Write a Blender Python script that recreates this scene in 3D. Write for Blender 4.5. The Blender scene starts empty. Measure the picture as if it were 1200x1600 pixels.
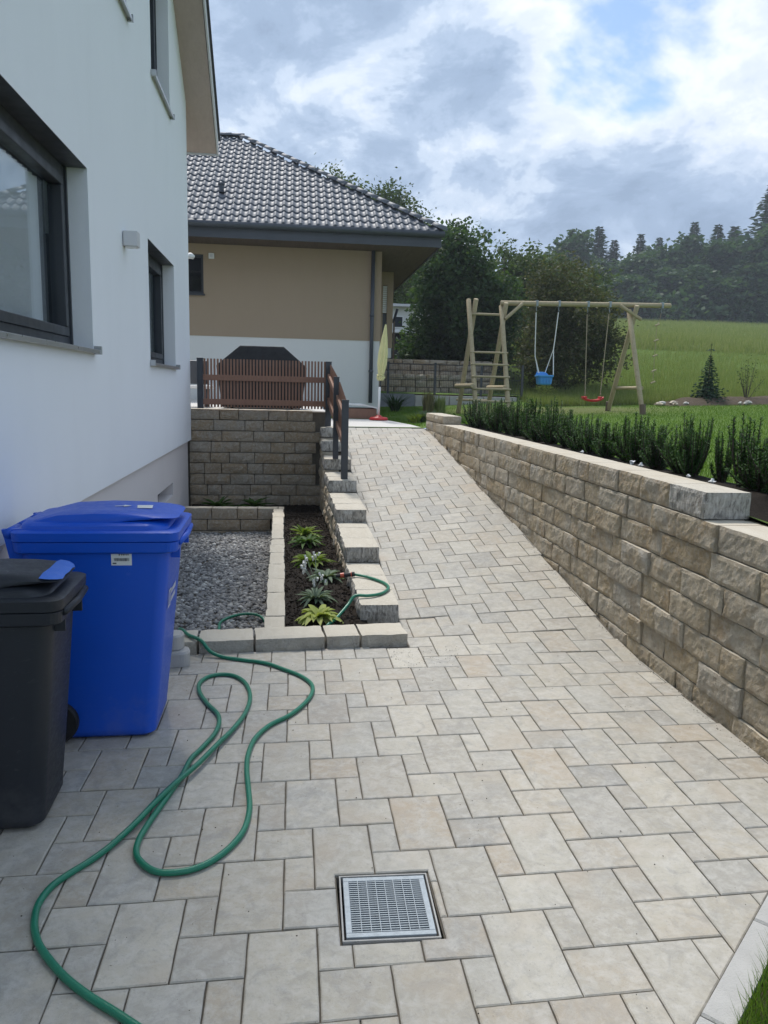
import bpy, math, random
import numpy as np
from mathutils import Vector, Matrix, noise
R = math.radians
scene = bpy.context.scene
COL = scene.collection

# ------------------------------------------------------------------ camera
def set_camera():
    pitch = math.atan(193 / 1200.); roll = math.atan(179 / 7500.); yaw = math.atan(145 / 1200. * math.cos(pitch))
    fw = Vector((math.sin(yaw) * math.cos(pitch), math.cos(yaw) * math.cos(pitch), -math.sin(pitch)))
    rt = Vector((math.cos(yaw), -math.sin(yaw), 0)); up = rt.cross(fw)
    c, s = math.cos(roll), math.sin(roll)
    r2 = c * rt + s * up; u2 = -s * rt + c * up
    m = Matrix(((r2.x, u2.x, -fw.x, 0), (r2.y, u2.y, -fw.y, 0), (r2.z, u2.z, -fw.z, 1.64), (0, 0, 0, 1)))
    cd = bpy.data.cameras.new('camera'); co = bpy.data.objects.new('camera', cd); COL.objects.link(co)
    co.matrix_world = m
    cd.sensor_fit = 'VERTICAL'; cd.sensor_height = 36.0; cd.sensor_width = 36.0; cd.lens = 27.0
    cd.clip_start = 0.05; cd.clip_end = 2000
    scene.camera = co
set_camera()

# ------------------------------------------------------------------ sky, sun, exposure
SUN_EL, SUN_AZ = R(57), R(-11)          # azimuth measured from +Y towards +X
def set_world():
    w = bpy.data.worlds.new('World'); scene.world = w; w.use_nodes = True
    nt = w.node_tree; N = nt.nodes; L = nt.links; N.clear()
    out = N.new('ShaderNodeOutputWorld'); bg = N.new('ShaderNodeBackground')
    bg.inputs['Strength'].default_value = 0.112
    L.new(bg.outputs[0], out.inputs[0])
    sky = N.new('ShaderNodeTexSky'); sky.sky_type = 'NISHITA'; sky.sun_disc = False
    sky.sun_elevation = SUN_EL; sky.sun_rotation = SUN_AZ; sky.air_density = 1.0; sky.dust_density = 0.3; sky.ozone_density = 3.0
    tc = N.new('ShaderNodeTexCoord')
    sep = N.new('ShaderNodeSeparateXYZ'); L.new(tc.outputs['Generated'], sep.inputs[0])
    def math_(op, a, b=None, clamp=False):
        n = N.new('ShaderNodeMath'); n.operation = op; n.use_clamp = clamp
        for i, v in enumerate((a, b)):
            if v is None: continue
            if isinstance(v, (int, float)): n.inputs[i].default_value = v
            else: L.new(v, n.inputs[i])
        return n.outputs[0]
    zc = math_('MAXIMUM', sep.outputs['Z'], 0.0)
    den = math_('ADD', zc, 0.42)
    px = math_('DIVIDE', sep.outputs['X'], den); py = math_('DIVIDE', sep.outputs['Y'], den)
    cmb = N.new('ShaderNodeCombineXYZ'); L.new(px, cmb.inputs[0]); L.new(py, cmb.inputs[1]); cmb.inputs[2].default_value = CLOUD_SEED
    def nz(scale, detail, rough, dist, seedoff=0.0):
        mp = N.new('ShaderNodeMapping'); mp.inputs['Location'].default_value = (CLOUD_X + seedoff, CLOUD_Y - seedoff, seedoff)
        L.new(cmb.outputs[0], mp.inputs['Vector'])
        n = N.new('ShaderNodeTexNoise'); n.inputs['Scale'].default_value = scale; n.inputs['Detail'].default_value = detail
        n.inputs['Roughness'].default_value = rough; n.inputs['Distortion'].default_value = dist
        L.new(mp.outputs[0], n.inputs['Vector']); return n.outputs['Fac']
    big = nz(0.95, 3, 0.5, 0.2); mid = nz(2.6, 7, 0.57, 0.3, 3.7); fine = nz(9.0, 4, 0.6, 0.3, 8.1)
    d = math_('ADD', math_('MULTIPLY', big, 0.52), math_('ADD', math_('MULTIPLY', mid, 0.38), math_('MULTIPLY', fine, 0.10)))
    # thick parts are grey blue, thinner parts let the light through
    th1 = nz(1.8, 6, 0.56, 0.4, 14.3); th2 = nz(5.6, 7, 0.66, 0.35, 21.9)
    lite = math_('ADD', math_('MULTIPLY', th1, 0.58), math_('MULTIPLY', th2, 0.42))
    edge = N.new('ShaderNodeMapRange'); edge.inputs['From Min'].default_value = 0.50; edge.inputs['From Max'].default_value = 0.425
    edge.inputs['To Max'].default_value = 0.13; L.new(d, edge.inputs['Value'])
    lite = math_('ADD', lite, edge.outputs[0])
    ramp = N.new('ShaderNodeValToRGB'); L.new(lite, ramp.inputs[0])
    cr = ramp.color_ramp; cr.interpolation = 'EASE'
    e = cr.elements; e[0].position = 0.40; e[0].color = (1.60, 2.22, 3.20, 1)
    e[1].position = 0.68; e[1].color = (5.9, 6.2, 6.7, 1)
    for p, c in ((0.46, (2.00, 2.70, 3.80, 1)), (0.515, (2.65, 3.4, 4.55, 1)), (0.55, (3.7, 4.4, 5.4, 1)), (0.60, (4.8, 5.3, 6.1, 1))):
        q = e.new(p); q.color = c
    cov = N.new('ShaderNodeMapRange'); cov.inputs['From Min'].default_value = 0.385; cov.inputs['From Max'].default_value = 0.445
    cov.interpolation_type = 'SMOOTHSTEP'; L.new(d, cov.inputs['Value'])
    mix = N.new('ShaderNodeMix'); mix.data_type = 'RGBA'
    L.new(cov.outputs[0], mix.inputs['Factor']); L.new(sky.outputs[0], mix.inputs['A']); L.new(ramp.outputs[0], mix.inputs['B'])
    L.new(mix.outputs['Result'], bg.inputs['Color'])
CLOUD_SEED, CLOUD_X, CLOUD_Y = 17.0, 5.88, 2.0
set_world()
sl = bpy.data.lights.new('sun', 'SUN'); so = bpy.data.objects.new('sun', sl); COL.objects.link(so)
sl.energy = 2.4; sl.angle = R(11); sl.color = (1.0, 0.955, 0.895)
so.rotation_euler = (R(90) - SUN_EL, 0, math.pi - SUN_AZ)
so.location = (20, 40, 60)
scene.view_settings.view_transform = 'Standard'; scene.view_settings.look = 'None'
scene.view_settings.gamma = 1.0; scene.view_settings.exposure = 0.68; scene.view_settings.use_curve_mapping = False
scene.render.engine = 'CYCLES'
cy = scene.cycles
cy.use_denoising = True; cy.max_bounces = 6; cy.diffuse_bounces = 3; cy.glossy_bounces = 3; cy.transmission_bounces = 4
cy.transparent_max_bounces = 8; cy.caustics_reflective = False; cy.caustics_refractive = False

# ------------------------------------------------------------------ helpers
def tag(o, label=None, cat=None, group=None, kind=None):
    if label: o['label'] = label
    if cat: o['category'] = cat
    if group: o['group'] = group
    if kind: o['kind'] = kind
    return o
def empty(name, loc=(0, 0, 0), rz=0.0, label=None, cat=None, group=None):
    o = bpy.data.objects.new(name, None); COL.objects.link(o); o.empty_display_size = 0.1
    o.location = loc; o.rotation_euler = (0, 0, rz)
    return tag(o, label, cat, group)
def link(name, mesh, parent=None, loc=None):
    o = bpy.data.objects.new(name, mesh); COL.objects.link(o)
    if parent: o.parent = parent
    if loc is not None: o.location = loc
    return o
ORD = ['first', 'second', 'third', 'fourth', 'fifth', 'sixth', 'seventh', 'eighth', 'ninth', 'tenth', 'eleventh', 'twelfth',
       'thirteenth', 'fourteenth', 'fifteenth', 'sixteenth', 'seventeenth', 'eighteenth', 'nineteenth', 'twentieth', 'twenty-first',
       'twenty-second', 'twenty-third', 'twenty-fourth', 'twenty-fifth', 'twenty-sixth', 'twenty-seventh', 'twenty-eighth']

class MB:
    def __init__(s): s.v = []; s.f = []; s.m = []
    def add(s, vs, fs, mi=0):
        b = len(s.v); s.v += [tuple(p) for p in vs]
        for f in fs: s.f.append([b + i for i in f]); s.m.append(mi)
        return s
    def box(s, a, b, mi=0):
        (x0, y0, z0), (x1, y1, z1) = a, b
        s.add([(x0, y0, z0), (x1, y0, z0), (x1, y1, z0), (x0, y1, z0), (x0, y0, z1), (x1, y0, z1), (x1, y1, z1), (x0, y1, z1)],
              [(3, 2, 1, 0), (4, 5, 6, 7), (0, 1, 5, 4), (1, 2, 6, 5), (2, 3, 7, 6), (3, 0, 4, 7)], mi)
        return s
    def quad(s, a, b, c, d, mi=0): return s.add([a, b, c, d], [(0, 1, 2, 3)], mi)
    def loft(s, secs, cap=True, mi=0, closed=True):
        n = len(secs[0]); vs = [p for q in secs for p in q]; fs = []
        for i in range(len(secs) - 1):
            for j in range(n if closed else n - 1):
                k = (j + 1) % n
                fs.append((i * n + j, i * n + k, (i + 1) * n + k, (i + 1) * n + j))
        if cap:
            fs.append(tuple(range(n - 1, -1, -1))); b = (len(secs) - 1) * n; fs.append(tuple(range(b, b + n)))
        return s.add(vs, fs, mi)
    def tube(s, pts, rad, n=8, mi=0, cap=True):
        pts = [Vector(p) for p in pts]
        if not isinstance(rad, (list, tuple)): rad = [rad] * len(pts)
        secs = []; nrm = None
        for i, p in enumerate(pts):
            t = (pts[min(i + 1, len(pts) - 1)] - pts[max(i - 1, 0)]).normalized()
            if nrm is None:
                nrm = t.cross(Vector((0, 0, 1)))
                if nrm.length < 1e-3: nrm = t.cross(Vector((0, 1, 0)))
            nrm = (nrm - t * nrm.dot(t)).normalized(); bi = t.cross(nrm)
            secs.append([tuple(p + rad[i] * (math.cos(a) * nrm + math.sin(a) * bi)) for a in [2 * math.pi * k / n for k in range(n)]])
        return s.loft(secs, cap, mi)
    def mesh(s, name, mats, smooth=False):
        me = bpy.data.meshes.new(name); me.from_pydata(s.v, [], s.f)
        for m in (mats if isinstance(mats, (list, tuple)) else [mats]): me.materials.append(m)
        if any(s.m): me.polygons.foreach_set('material_index', s.m)
        if smooth: me.polygons.foreach_set('use_smooth', [True] * len(me.polygons))
        me.validate(); me.update(); return me
    def build(s, name, mats, parent=None, loc=None, smooth=False, bevel=0.0, angle=None):
        o = link(name, s.mesh(name, mats, smooth), parent, loc)
        if bevel:
            b = o.modifiers.new('bevel', 'BEVEL'); b.width = bevel; b.segments = 2; b.limit_method = 'ANGLE'; b.angle_limit = R(35)
        return o

def rrect(cx, cy, w, d, r, z, seg=4):
    pts = []
    for (sx, sy, a0) in ((1, -1, -90), (1, 1, 0), (-1, 1, 90), (-1, -1, 180)):
        for k in range(seg + 1):
            a = R(a0 + 90 * k / seg)
            pts.append((cx + sx * (w / 2 - r) + r * math.cos(a), cy + sy * (d / 2 - r) + r * math.sin(a), z))
    return pts

def np_quads(name, V, mat, tri=False):
    """V: (n,4,3) or (n,3,3) numpy array of separate faces."""
    n, k = V.shape[0], V.shape[1]
    me = bpy.data.meshes.new(name)
    me.vertices.add(n * k); me.vertices.foreach_set('co', V.astype(np.float32).ravel())
    me.loops.add(n * k); me.loops.foreach_set('vertex_index', np.arange(n * k, dtype=np.int32))
    me.polygons.add(n); me.polygons.foreach_set('loop_start', np.arange(0, n * k, k, dtype=np.int32))
    me.materials.append(mat); me.update(); me.validate()
    return me

# ------------------------------------------------------------------ materials
def mat_new(name):
    m = bpy.data.materials.new(name); m.use_nodes = True; nt = m.node_tree; nt.nodes.clear()
    out = nt.nodes.new('ShaderNodeOutputMaterial'); return m, nt, out
class NB:
    """small node builder"""
    def __init__(s, name):
        s.m, s.nt, s.out = mat_new(name); s.N = s.nt.nodes; s.L = s.nt.links; s._tc = None; s._oi = None
    def tc(s, which='Object'):
        if not s._tc: s._tc = s.N.new('ShaderNodeTexCoord')
        return s._tc.outputs[which]
    def rnd(s):
        if not s._oi: s._oi = s.N.new('ShaderNodeObjectInfo')
        return s._oi.outputs['Random']
    def put(s, inp, v):
        if isinstance(v, (int, float)): inp.default_value = v
        elif isinstance(v, (tuple, list)):
            inp.default_value = tuple(v) + ((1,) if len(v) == 3 and len(inp.default_value) == 4 else ())
        else: s.L.new(v, inp)
    def math(s, op, a, b=0.0, clamp=False):
        n = s.N.new('ShaderNodeMath'); n.operation = op; n.use_clamp = clamp; s.put(n.inputs[0], a); s.put(n.inputs[1], b); return n.outputs[0]
    def vadd(s, a, val):
        n = s.N.new('ShaderNodeVectorMath'); n.operation = 'ADD'; s.L.new(a, n.inputs[0]); s.L.new(val, n.inputs[1]); return n.outputs[0]
    def scalevec(s, a, xyz):
        n = s.N.new('ShaderNodeVectorMath'); n.operation = 'MULTIPLY'; s.L.new(a, n.inputs[0]); n.inputs[1].default_value = xyz; return n.outputs[0]
    def noise(s, vec, scale, detail=4, rough=0.55, dist=0.0, out='Fac'):
        n = s.N.new('ShaderNodeTexNoise'); s.L.new(vec, n.inputs['Vector']); n.inputs['Scale'].default_value = scale
        n.inputs['Detail'].default_value = detail; n.inputs['Roughness'].default_value = rough; n.inputs['Distortion'].default_value = dist
        return n.outputs[out]
    def voro(s, vec, scale, feature='F1', out='Distance', rand=1.0):
        n = s.N.new('ShaderNodeTexVoronoi'); n.feature = feature; s.L.new(vec, n.inputs['Vector']); n.inputs['Scale'].default_value = scale
        n.inputs['Randomness'].default_value = rand; return n.outputs[out]
    def ramp(s, fac, stops, interp='LINEAR'):
        n = s.N.new('ShaderNodeValToRGB'); s.L.new(fac, n.inputs[0]); cr = n.color_ramp; cr.interpolation = interp
        while len(cr.elements) < len(stops): cr.elements.new(0.5)
        for e, (p, c) in zip(cr.elements, stops): e.position = p; e.color = tuple(c) + (1,) if len(c) == 3 else c
        return n.outputs[0]
    def mix(s, fac, a, b, blend='MIX'):
        n = s.N.new('ShaderNodeMix'); n.data_type = 'RGBA'; n.blend_type = blend
        s.put(n.inputs['Factor'], fac); s.put(n.inputs['A'], a); s.put(n.inputs['B'], b); return n.outputs['Result']
    def maprange(s, v, a, b, c=0.0, d=1.0):
        n = s.N.new('ShaderNodeMapRange'); s.L.new(v, n.inputs[0])
        for i, q in enumerate((a, b, c, d)): n.inputs[i + 1].default_value = q
        return n.outputs[0]
    def bump(s, h, strength=0.3, dist=0.01, prev=None):
        n = s.N.new('ShaderNodeBump'); n.inputs['Strength'].default_value = strength; n.inputs['Distance'].default_value = dist
        s.L.new(h, n.inputs['Height'])
        if prev is not None: s.L.new(prev, n.inputs['Normal'])
        return n.outputs[0]
    def bsdf(s, color, rough=0.8, metal=0.0, normal=None, spec=0.5, **kw):
        p = s.N.new('ShaderNodeBsdfPrincipled'); s.put(p.inputs['Base Color'], color); s.put(p.inputs['Roughness'], rough)
        s.put(p.inputs['Metallic'], metal); s.put(p.inputs['Specular IOR Level'], spec)
        if normal is not None: s.L.new(normal, p.inputs['Normal'])
        for k, v in kw.items(): s.put(p.inputs[k.replace('_', ' ')], v)
        s.L.new(p.outputs[0], s.out.inputs[0]); return s.m
    def randvec(s, mul=37.0):
        n = s.N.new('ShaderNodeCombineXYZ'); r = s.math('MULTIPLY', s.rnd(), mul)
        for i in range(3): s.L.new(r, n.inputs[i])
        return n.outputs[0]
def simple(name, color, rough=0.6, metal=0.0, var=0.06, scale=6.0, bump=0.0, bscale=60.0, spec=0.5):
    b = NB(name); v = b.tc('Object')
    f = b.noise(v, scale, 5, 0.6)
    col = b.mix(f, tuple(c * (1 - var * 2) for c in color), tuple(min(1, c * (1 + var * 2)) for c in color))
    nm = b.bump(b.noise(v, bscale, 4, 0.6), bump, 0.01) if bump else None
    rg = b.maprange(b.noise(v, scale * 2.3, 4), 0.3, 0.7, max(0.02, rough - 0.08), min(1, rough + 0.08))
    return b.bsdf(col, rg, metal, nm, spec)
def paver_mat():
    b = NB('paver_concrete')
    at = b.N.new('ShaderNodeAttribute'); at.attribute_name = 'prnd'
    r0 = b.math('FRACT', b.math('ADD', b.rnd(), at.outputs['Fac']))
    r1 = b.math('FRACT', b.math('MULTIPLY', r0, 17.31)); r2 = b.math('FRACT', b.math('MULTIPLY', r0, 53.7))
    cv = b.N.new('ShaderNodeCombineXYZ'); mm = b.math('MULTIPLY', r1, 40.0)
    for i in range(3): b.L.new(mm, cv.inputs[i])
    v = b.vadd(b.tc('Object'), cv.outputs[0])
    base = b.ramp(r0, [(0, (0.373, 0.343, 0.282)), (.13, (0.462, 0.425, 0.355)), (.26, (0.317, 0.300, 0.264)), (.38, (0.420, 0.377, 0.303)), (.50, (0.359, 0.349, 0.316)),
                       (.62, (0.433, 0.401, 0.336)), (.72, (0.285, 0.276, 0.253)), (.80, (0.396, 0.334, 0.256)), (.90, (0.385, 0.362, 0.307)), (1, (0.493, 0.459, 0.390))])
    alt = b.ramp(r1, [(0, (0.493, 0.459, 0.386)), (.35, (0.316, 0.295, 0.252)), (.6, (0.418, 0.362, 0.282)), (.8, (0.311, 0.305, 0.283)), (1, (0.404, 0.372, 0.313))])
    n1 = b.noise(v, 5.5, 6, 0.6, 0.6)
    col = b.mix(b.maprange(n1, .38, .66), base, alt)
    n2 = b.noise(v, 22, 6, 0.7, 0.4)
    col = b.mix(b.maprange(n2, .42, .66, 0, .55), col, (.54, .52, .485))
    # dark worn scuffs and fine pits
    n3 = b.noise(v, 60, 5, 0.75)
    col = b.mix(b.maprange(n3, .54, .72, 0, .5), col, (.235, .23, .215))
    n5 = b.noise(v, 9, 7, 0.72, 1.0); col = b.mix(b.maprange(n5, .50, .66, 0, .55), col, (.28, .27, .25))
    sp = b.voro(v, 70); col = b.mix(b.maprange(sp, .0, .13, .5, 0), col, (.17, .165, .16))
    # moss-brown tint blotches
    n4 = b.noise(v, 3.0, 3, 0.5); col = b.mix(b.maprange(n4, .56, .72, 0, .45), col, (.40, .335, .26))
    nm = b.bump(b.noise(v, 180, 4, 0.7), 0.35, 0.004); nm = b.bump(b.noise(v, 28, 5, 0.65), 0.35, 0.006, nm)
    return b.bsdf(col, b.maprange(n2, .3, .7, .62, .85), 0, nm, 0.35)
def stone_mat(name, pal, warm=0.5, chisel=False):
    b = NB(name); v = b.vadd(b.tc('Object'), b.randvec()); r = b.rnd()
    r1 = b.math('FRACT', b.math('MULTIPLY', r, 13.7))
    base = b.ramp(r, [(0, pal[0]), (.2, pal[1]), (.4, pal[2]), (.55, pal[3]), (.7, pal[0]), (.85, pal[3]), (1, pal[2])])
    n1 = b.noise(v, 4.0, 6, 0.65, 0.7)
    base = b.mix(b.maprange(n1, .40, .60), base, b.ramp(r1, [(0, pal[2]), (.5, pal[0]), (1, pal[1])]))
    rust = b.noise(v, 2.6, 5, 0.6, 0.9); base = b.mix(b.maprange(rust, .50, .68, 0, warm), base, (.39, .275, .155))
    n2 = b.noise(v, 30, 8, 0.75, .4); base = b.mix(b.maprange(n2, .48, .66, 0, .6), base, (.60, .565, .50))
    n3 = b.noise(v, 55, 6, 0.75); base = b.mix(b.maprange(n3, .54, .70, 0, .42), base, (.18, .15, .11))
    geo = b.N.new('ShaderNodeNewGeometry'); sx = b.N.new('ShaderNodeSeparateXYZ'); b.L.new(geo.outputs['True Normal'], sx.inputs[0])
    topm = b.maprange(sx.outputs[2], .6, .9)
    if chisel:
        mp = b.N.new('ShaderNodeMapping'); mp.inputs['Rotation'].default_value = (.5, .5, .35); mp.inputs['Scale'].default_value = (1.0, 1.0, .32); b.L.new(v, mp.inputs['Vector'])
        ck = b.noise(mp.outputs[0], 44, 4, .6, .9); base = b.mix(b.maprange(ck, .53, .62, 0, .8), base, (.66, .64, .60)); base = b.mix(b.maprange(ck, .49, .36, 0, .75), base, (.15, .14, .13))
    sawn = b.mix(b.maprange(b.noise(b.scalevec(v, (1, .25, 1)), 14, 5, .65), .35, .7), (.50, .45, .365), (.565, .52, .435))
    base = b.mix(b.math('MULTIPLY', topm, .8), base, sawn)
    nm = b.bump(b.noise(v, 14, 9, 0.72, 0.5), 1.0, 0.034); nm = b.bump(b.noise(v, 70, 6, 0.75), 0.8, 0.012, nm)
    bl = b.N.new('ShaderNodeMix'); bl.data_type = 'VECTOR'; b.L.new(b.math('MULTIPLY', topm, .8), bl.inputs['Factor']); b.L.new(nm, bl.inputs['A']); b.L.new(geo.outputs['Normal'], bl.inputs['B'])
    return b.bsdf(base, .88, 0, bl.outputs['Result'], 0.25)
def leaf_mat(name, cols, trans=0.35, tint=(1.2, 1.25, .6), rough=.55):
    b = NB(name); v = b.tc('Object')
    geo = b.N.new('ShaderNodeNewGeometry')
    rr = geo.outputs['Random Per Island']
    f = b.math('ADD', b.math('MULTIPLY', rr, .65), b.math('MULTIPLY', b.noise(v, 1.3, 3), .5), True)
    f = b.math('ADD', f, b.math('MULTIPLY', b.math('SUBTRACT', b.rnd(), .5), .25), True)
    col = b.ramp(f, [(0.05, cols[0]), (.5, cols[1]), (1, cols[2])])
    d = b.N.new('ShaderNodeBsdfPrincipled'); b.L.new(col, d.inputs['Base Color']); d.inputs['Roughness'].default_value = rough
    d.inputs['Specular IOR Level'].default_value = .12
    t = b.N.new('ShaderNodeBsdfTranslucent'); tc = b.mix(1.0, col, tint, 'MULTIPLY'); b.L.new(tc, t.inputs[0])
    mx = b.N.new('ShaderNodeMixShader'); mx.inputs[0].default_value = trans
    b.L.new(d.outputs[0], mx.inputs[1]); b.L.new(t.outputs[0], mx.inputs[2]); b.L.new(mx.outputs[0], b.out.inputs[0])
    return b.m
def render_mat(name, col, var=.03, bscale=220, bstr=.35):
    b = NB(name); v = b.tc('Object')
    n = b.noise(v, .9, 5, .6); n2 = b.noise(b.scalevec(v, (1, 1, .25)), 3.0, 5, .65)
    c = b.mix(n, tuple(x * (1 - var) for x in col), tuple(min(1, x * (1 + var)) for x in col))
    c = b.mix(b.maprange(n2, .5, .8, 0, .16), c, tuple(x * .80 for x in col)); n3 = b.noise(v, 60, 5, .7); c = b.mix(b.maprange(n3, .45, .7, 0, .12), c, tuple(x * .78 for x in col))
    nm = b.bump(b.noise(v, bscale, 3, .7), bstr, .004); nm = b.bump(b.noise(v, 35, 3, .6), .12, .006, nm)
    return b.bsdf(c, .92, 0, nm, .2)
def wood_mat(name, col, dark, scale=3.0, axis=(1, 1, .12), bump=.25):
    b = NB(name); v = b.vadd(b.scalevec(b.tc('Object'), axis), b.randvec())
    n = b.noise(v, scale * 6, 6, .65, 1.2); c = b.mix(b.maprange(n, .35, .7), dark, col)
    n2 = b.noise(v, scale, 3); c = b.mix(b.maprange(n2, .45, .75, 0, .4), c, tuple(x * .8 for x in col))
    kn = b.voro(v, scale * 1.1); c = b.mix(b.maprange(kn, .02, .1, .5, 0), c, tuple(x * .4 for x in dark))
    return b.bsdf(c, .75, 0, b.bump(n, bump, .006), .3)
def ground_grass_mat(name, c0, c1, c2, sc=1.0, worn=False):
    b = NB(name); v = b.tc('Object')
    n = b.noise(v, .35 * sc, 5, .6, .3); n2 = b.noise(v, 7 * sc, 6, .7); n3 = b.noise(v, 60, 4, .7)
    c = b.mix(b.maprange(n, .35, .65), c0, c1); c = b.mix(b.maprange(n2, .4, .7, 0, .7), c, c2)
    c = b.mix(b.maprange(n3, .5, .7, 0, .4), c, tuple(x * .5 for x in c0))
    if worn:
        sub = b.N.new('ShaderNodeVectorMath'); sub.operation = 'SUBTRACT'; b.L.new(v, sub.inputs[0]); sub.inputs[1].default_value = (6.3, 18.6, 0)
        ln = b.N.new('ShaderNodeVectorMath'); ln.operation = 'LENGTH'; b.L.new(b.scalevec(sub.outputs[0], (.28, .42, 0)), ln.inputs[0])
        k = b.math('ADD', ln.outputs['Value'], b.math('MULTIPLY', b.math('SUBTRACT', n2, .5), 1.2)); c = b.mix(b.maprange(k, .55, 1.15, .85, 0), c, (.135, .145, .055))
    return b.bsdf(c, .95, 0, b.bump(n3, .8, .03), .1)
def soil_mat(name, a, c, d):
    b = NB(name); v = b.tc('Object'); n = b.noise(v, 9, 6, .7); n2 = b.noise(v, 70, 5, .75)
    col = b.mix(b.maprange(n, .3, .7), a, c); col = b.mix(b.maprange(n2, .62, .75, 0, .6), col, d)
    return b.bsdf(col, .95, 0, b.bump(n2, .9, .015), .15)
def glass_mat():
    b = NB('window_glass')
    g = b.N.new('ShaderNodeBsdfGlossy'); g.inputs['Roughness'].default_value = .01; g.inputs[0].default_value = (.9, .95, 1, 1)
    t = b.N.new('ShaderNodeBsdfTransparent'); t.inputs[0].default_value = (.92, .94, .95, 1)
    fr = b.N.new('ShaderNodeFresnel'); fr.inputs[0].default_value = 1.5
    k = b.math('MULTIPLY', fr.outputs[0], .35, True)
    mx = b.N.new('ShaderNodeMixShader'); b.L.new(k, mx.inputs[0]); b.L.new(t.outputs[0], mx.inputs[1]); b.L.new(g.outputs[0], mx.inputs[2])
    b.L.new(mx.outputs[0], b.out.inputs[0]); return b.m
def plastic_mat(name, col, rough=.38, scuff=.12):
    b = NB(name); v = b.tc('Object'); n = b.noise(v, 3, 5, .6); s = b.noise(b.scalevec(v, (1, 1, 3)), 24, 7, .75, .8)
    c = b.mix(n, tuple(x * .93 for x in col), tuple(x * 1.05 for x in col))
    c = b.mix(b.maprange(s, .58, .8, 0, scuff), c, tuple(min(1, x + .22) for x in col))
    dn = b.noise(v, 1.6, 6, .7); c = b.mix(b.maprange(dn, .55, .8, 0, scuff), c, (.30, .29, .28))
    return b.bsdf(c, b.maprange(s, .3, .75, rough - .06, rough + .22), 0, b.bump(b.noise(v, 420, 2), .06, .002), .45)

M = {}
M['paver'] = paver_mat()
M['sand'] = soil_mat('joint_sand', (.13, .115, .095), (.21, .185, .15), (.30, .27, .225))
M['stone'] = stone_mat('sandstone_split', [(.53, .43, .29), (.55, .505, .425), (.475, .375, .245), (.57, .53, .465)], .6)
M['stone_shaded'] = stone_mat('sandstone_painted_shade', [(.41, .33, .235), (.40, .36, .30), (.36, .275, .18), (.39, .35, .295)], .5)  # darker copy of the split sandstone, back-wall shade put into its palette
M['stone_cap'] = stone_mat('sandstone_block_cap', [(.47, .44, .39), (.50, .485, .45), (.43, .405, .355), (.48, .47, .45)], .15, True)
M['kerbstone'] = stone_mat('sandstone_sawn', [(.47, .435, .365), (.51, .475, .405), (.44, .41, .35), (.50, .48, .43)], .18)
M['concrete'] = simple('kerb_concrete', (.43, .42, .40), .85, 0, .10, 9, .4, 160)
M['terrace'] = simple('terrace_slab', (.55, .53, .50), .8, 0, .06, 4, .2, 120)
M['white_render'] = render_mat('white_render', (.85, .875, .91))
M['plinth'] = render_mat('plinth_render', (.70, .665, .66), .04, 120, .2)
M['tan_render'] = render_mat('tan_render', (.37, .285, .205), .05, 90, .25)
M['base_render'] = render_mat('pale_render', (.70, .70, .68), .03, 90, .2)
M['anthracite'] = simple('anthracite_metal', (.045, .05, .06), .42, .0, .08, 4)
M['sillmetal'] = simple('aluminium_sill', (.50, .51, .52), .35, .7, .04, 8)
M['glass'] = glass_mat()
M['curtain'] = simple('curtain_cloth', (.80, .80, .80), .9, 0, .05, 3)
M['dark_room'] = simple('room_dark', (.03, .03, .035), .9)
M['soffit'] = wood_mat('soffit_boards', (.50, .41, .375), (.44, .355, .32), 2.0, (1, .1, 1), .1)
M['lamp_grey'] = simple('lamp_housing', (.60, .60, .62), .5, 0, .04)
M['tile'] = simple('glazed_roof_tile', (.105, .118, .142), .62, 0, .3, 3, .15, 40, .6)
M['fascia'] = simple('dark_fascia', (.060, .068, .085), .5, 0, .12, 2, .05)
M['white'] = simple('white_plastic', (.78, .78, .77), .45, 0, .03)
M['fence_brown'] = wood_mat('composite_brown', (.32, .18, .125), (.25, .14, .10), 4.0, (1, 1, .15), .12)
M['log'] = wood_mat('impregnated_pine', (.46, .385, .25), (.35, .285, .175), 3.0, (1, 1, 1), .2)
M['rung'] = wood_mat('pine_rung', (.42, .36, .235), (.33, .27, .17), 4.0, (.15, 1, 1), .15)
M['rope_white'] = simple('white_rope', (.75, .75, .74), .8, 0, .1, 60)
M['rope_tan'] = simple('hemp_rope', (.35, .29, .2), .9, 0, .15, 60)
M['galv'] = simple('galvanised_steel', (.30, .34, .37), .55, .35, .15, 40)
M['blue_seat'] = plastic_mat('light_blue_plastic', (.055, .28, .66), .35, .05)
M['red_seat'] = plastic_mat('red_plastic', (.55, .025, .025), .35, .05)
M['bin_blue'] = plastic_mat('blue_bin_plastic', (.004, .085, .56), .36, .22)
M['bin_black'] = plastic_mat('black_bin_plastic', (.016, .019, .026), .42, .20)
M['lid_blue'] = plastic_mat('lid_label_blue', (.03, .15, .62), .4, .05)
M['rubber'] = simple('black_rubber', (.012, .012, .014), .7, 0, .1, 10)
M['sticker'] = simple('white_sticker', (.72, .73, .72), .5, 0, .03, 20)
M['print'] = simple('dark_print', (.08, .085, .1), .6)
M['hose'] = None
M['hose_red'] = simple('orange_red_plastic', (.55, .09, .04), .4)
M['cover'] = simple('black_cover_cloth', (.009, .010, .012), .72, 0, .2, 5, .2, 14)
M['parasol'] = simple('parasol_yellow_cloth', (.72, .68, .36), .85, 0, .08, 9)
M['soil'] = soil_mat('dark_soil', (.018, .014, .011), (.034, .027, .021), (.09, .08, .065))
M['clod'] = soil_mat('soil_clod', (.022, .017, .013), (.04, .03, .024), (.08, .07, .06))
M['earth'] = soil_mat('bare_earth', (.075, .058, .040), (.11, .085, .06), (.17, .14, .11))
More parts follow.
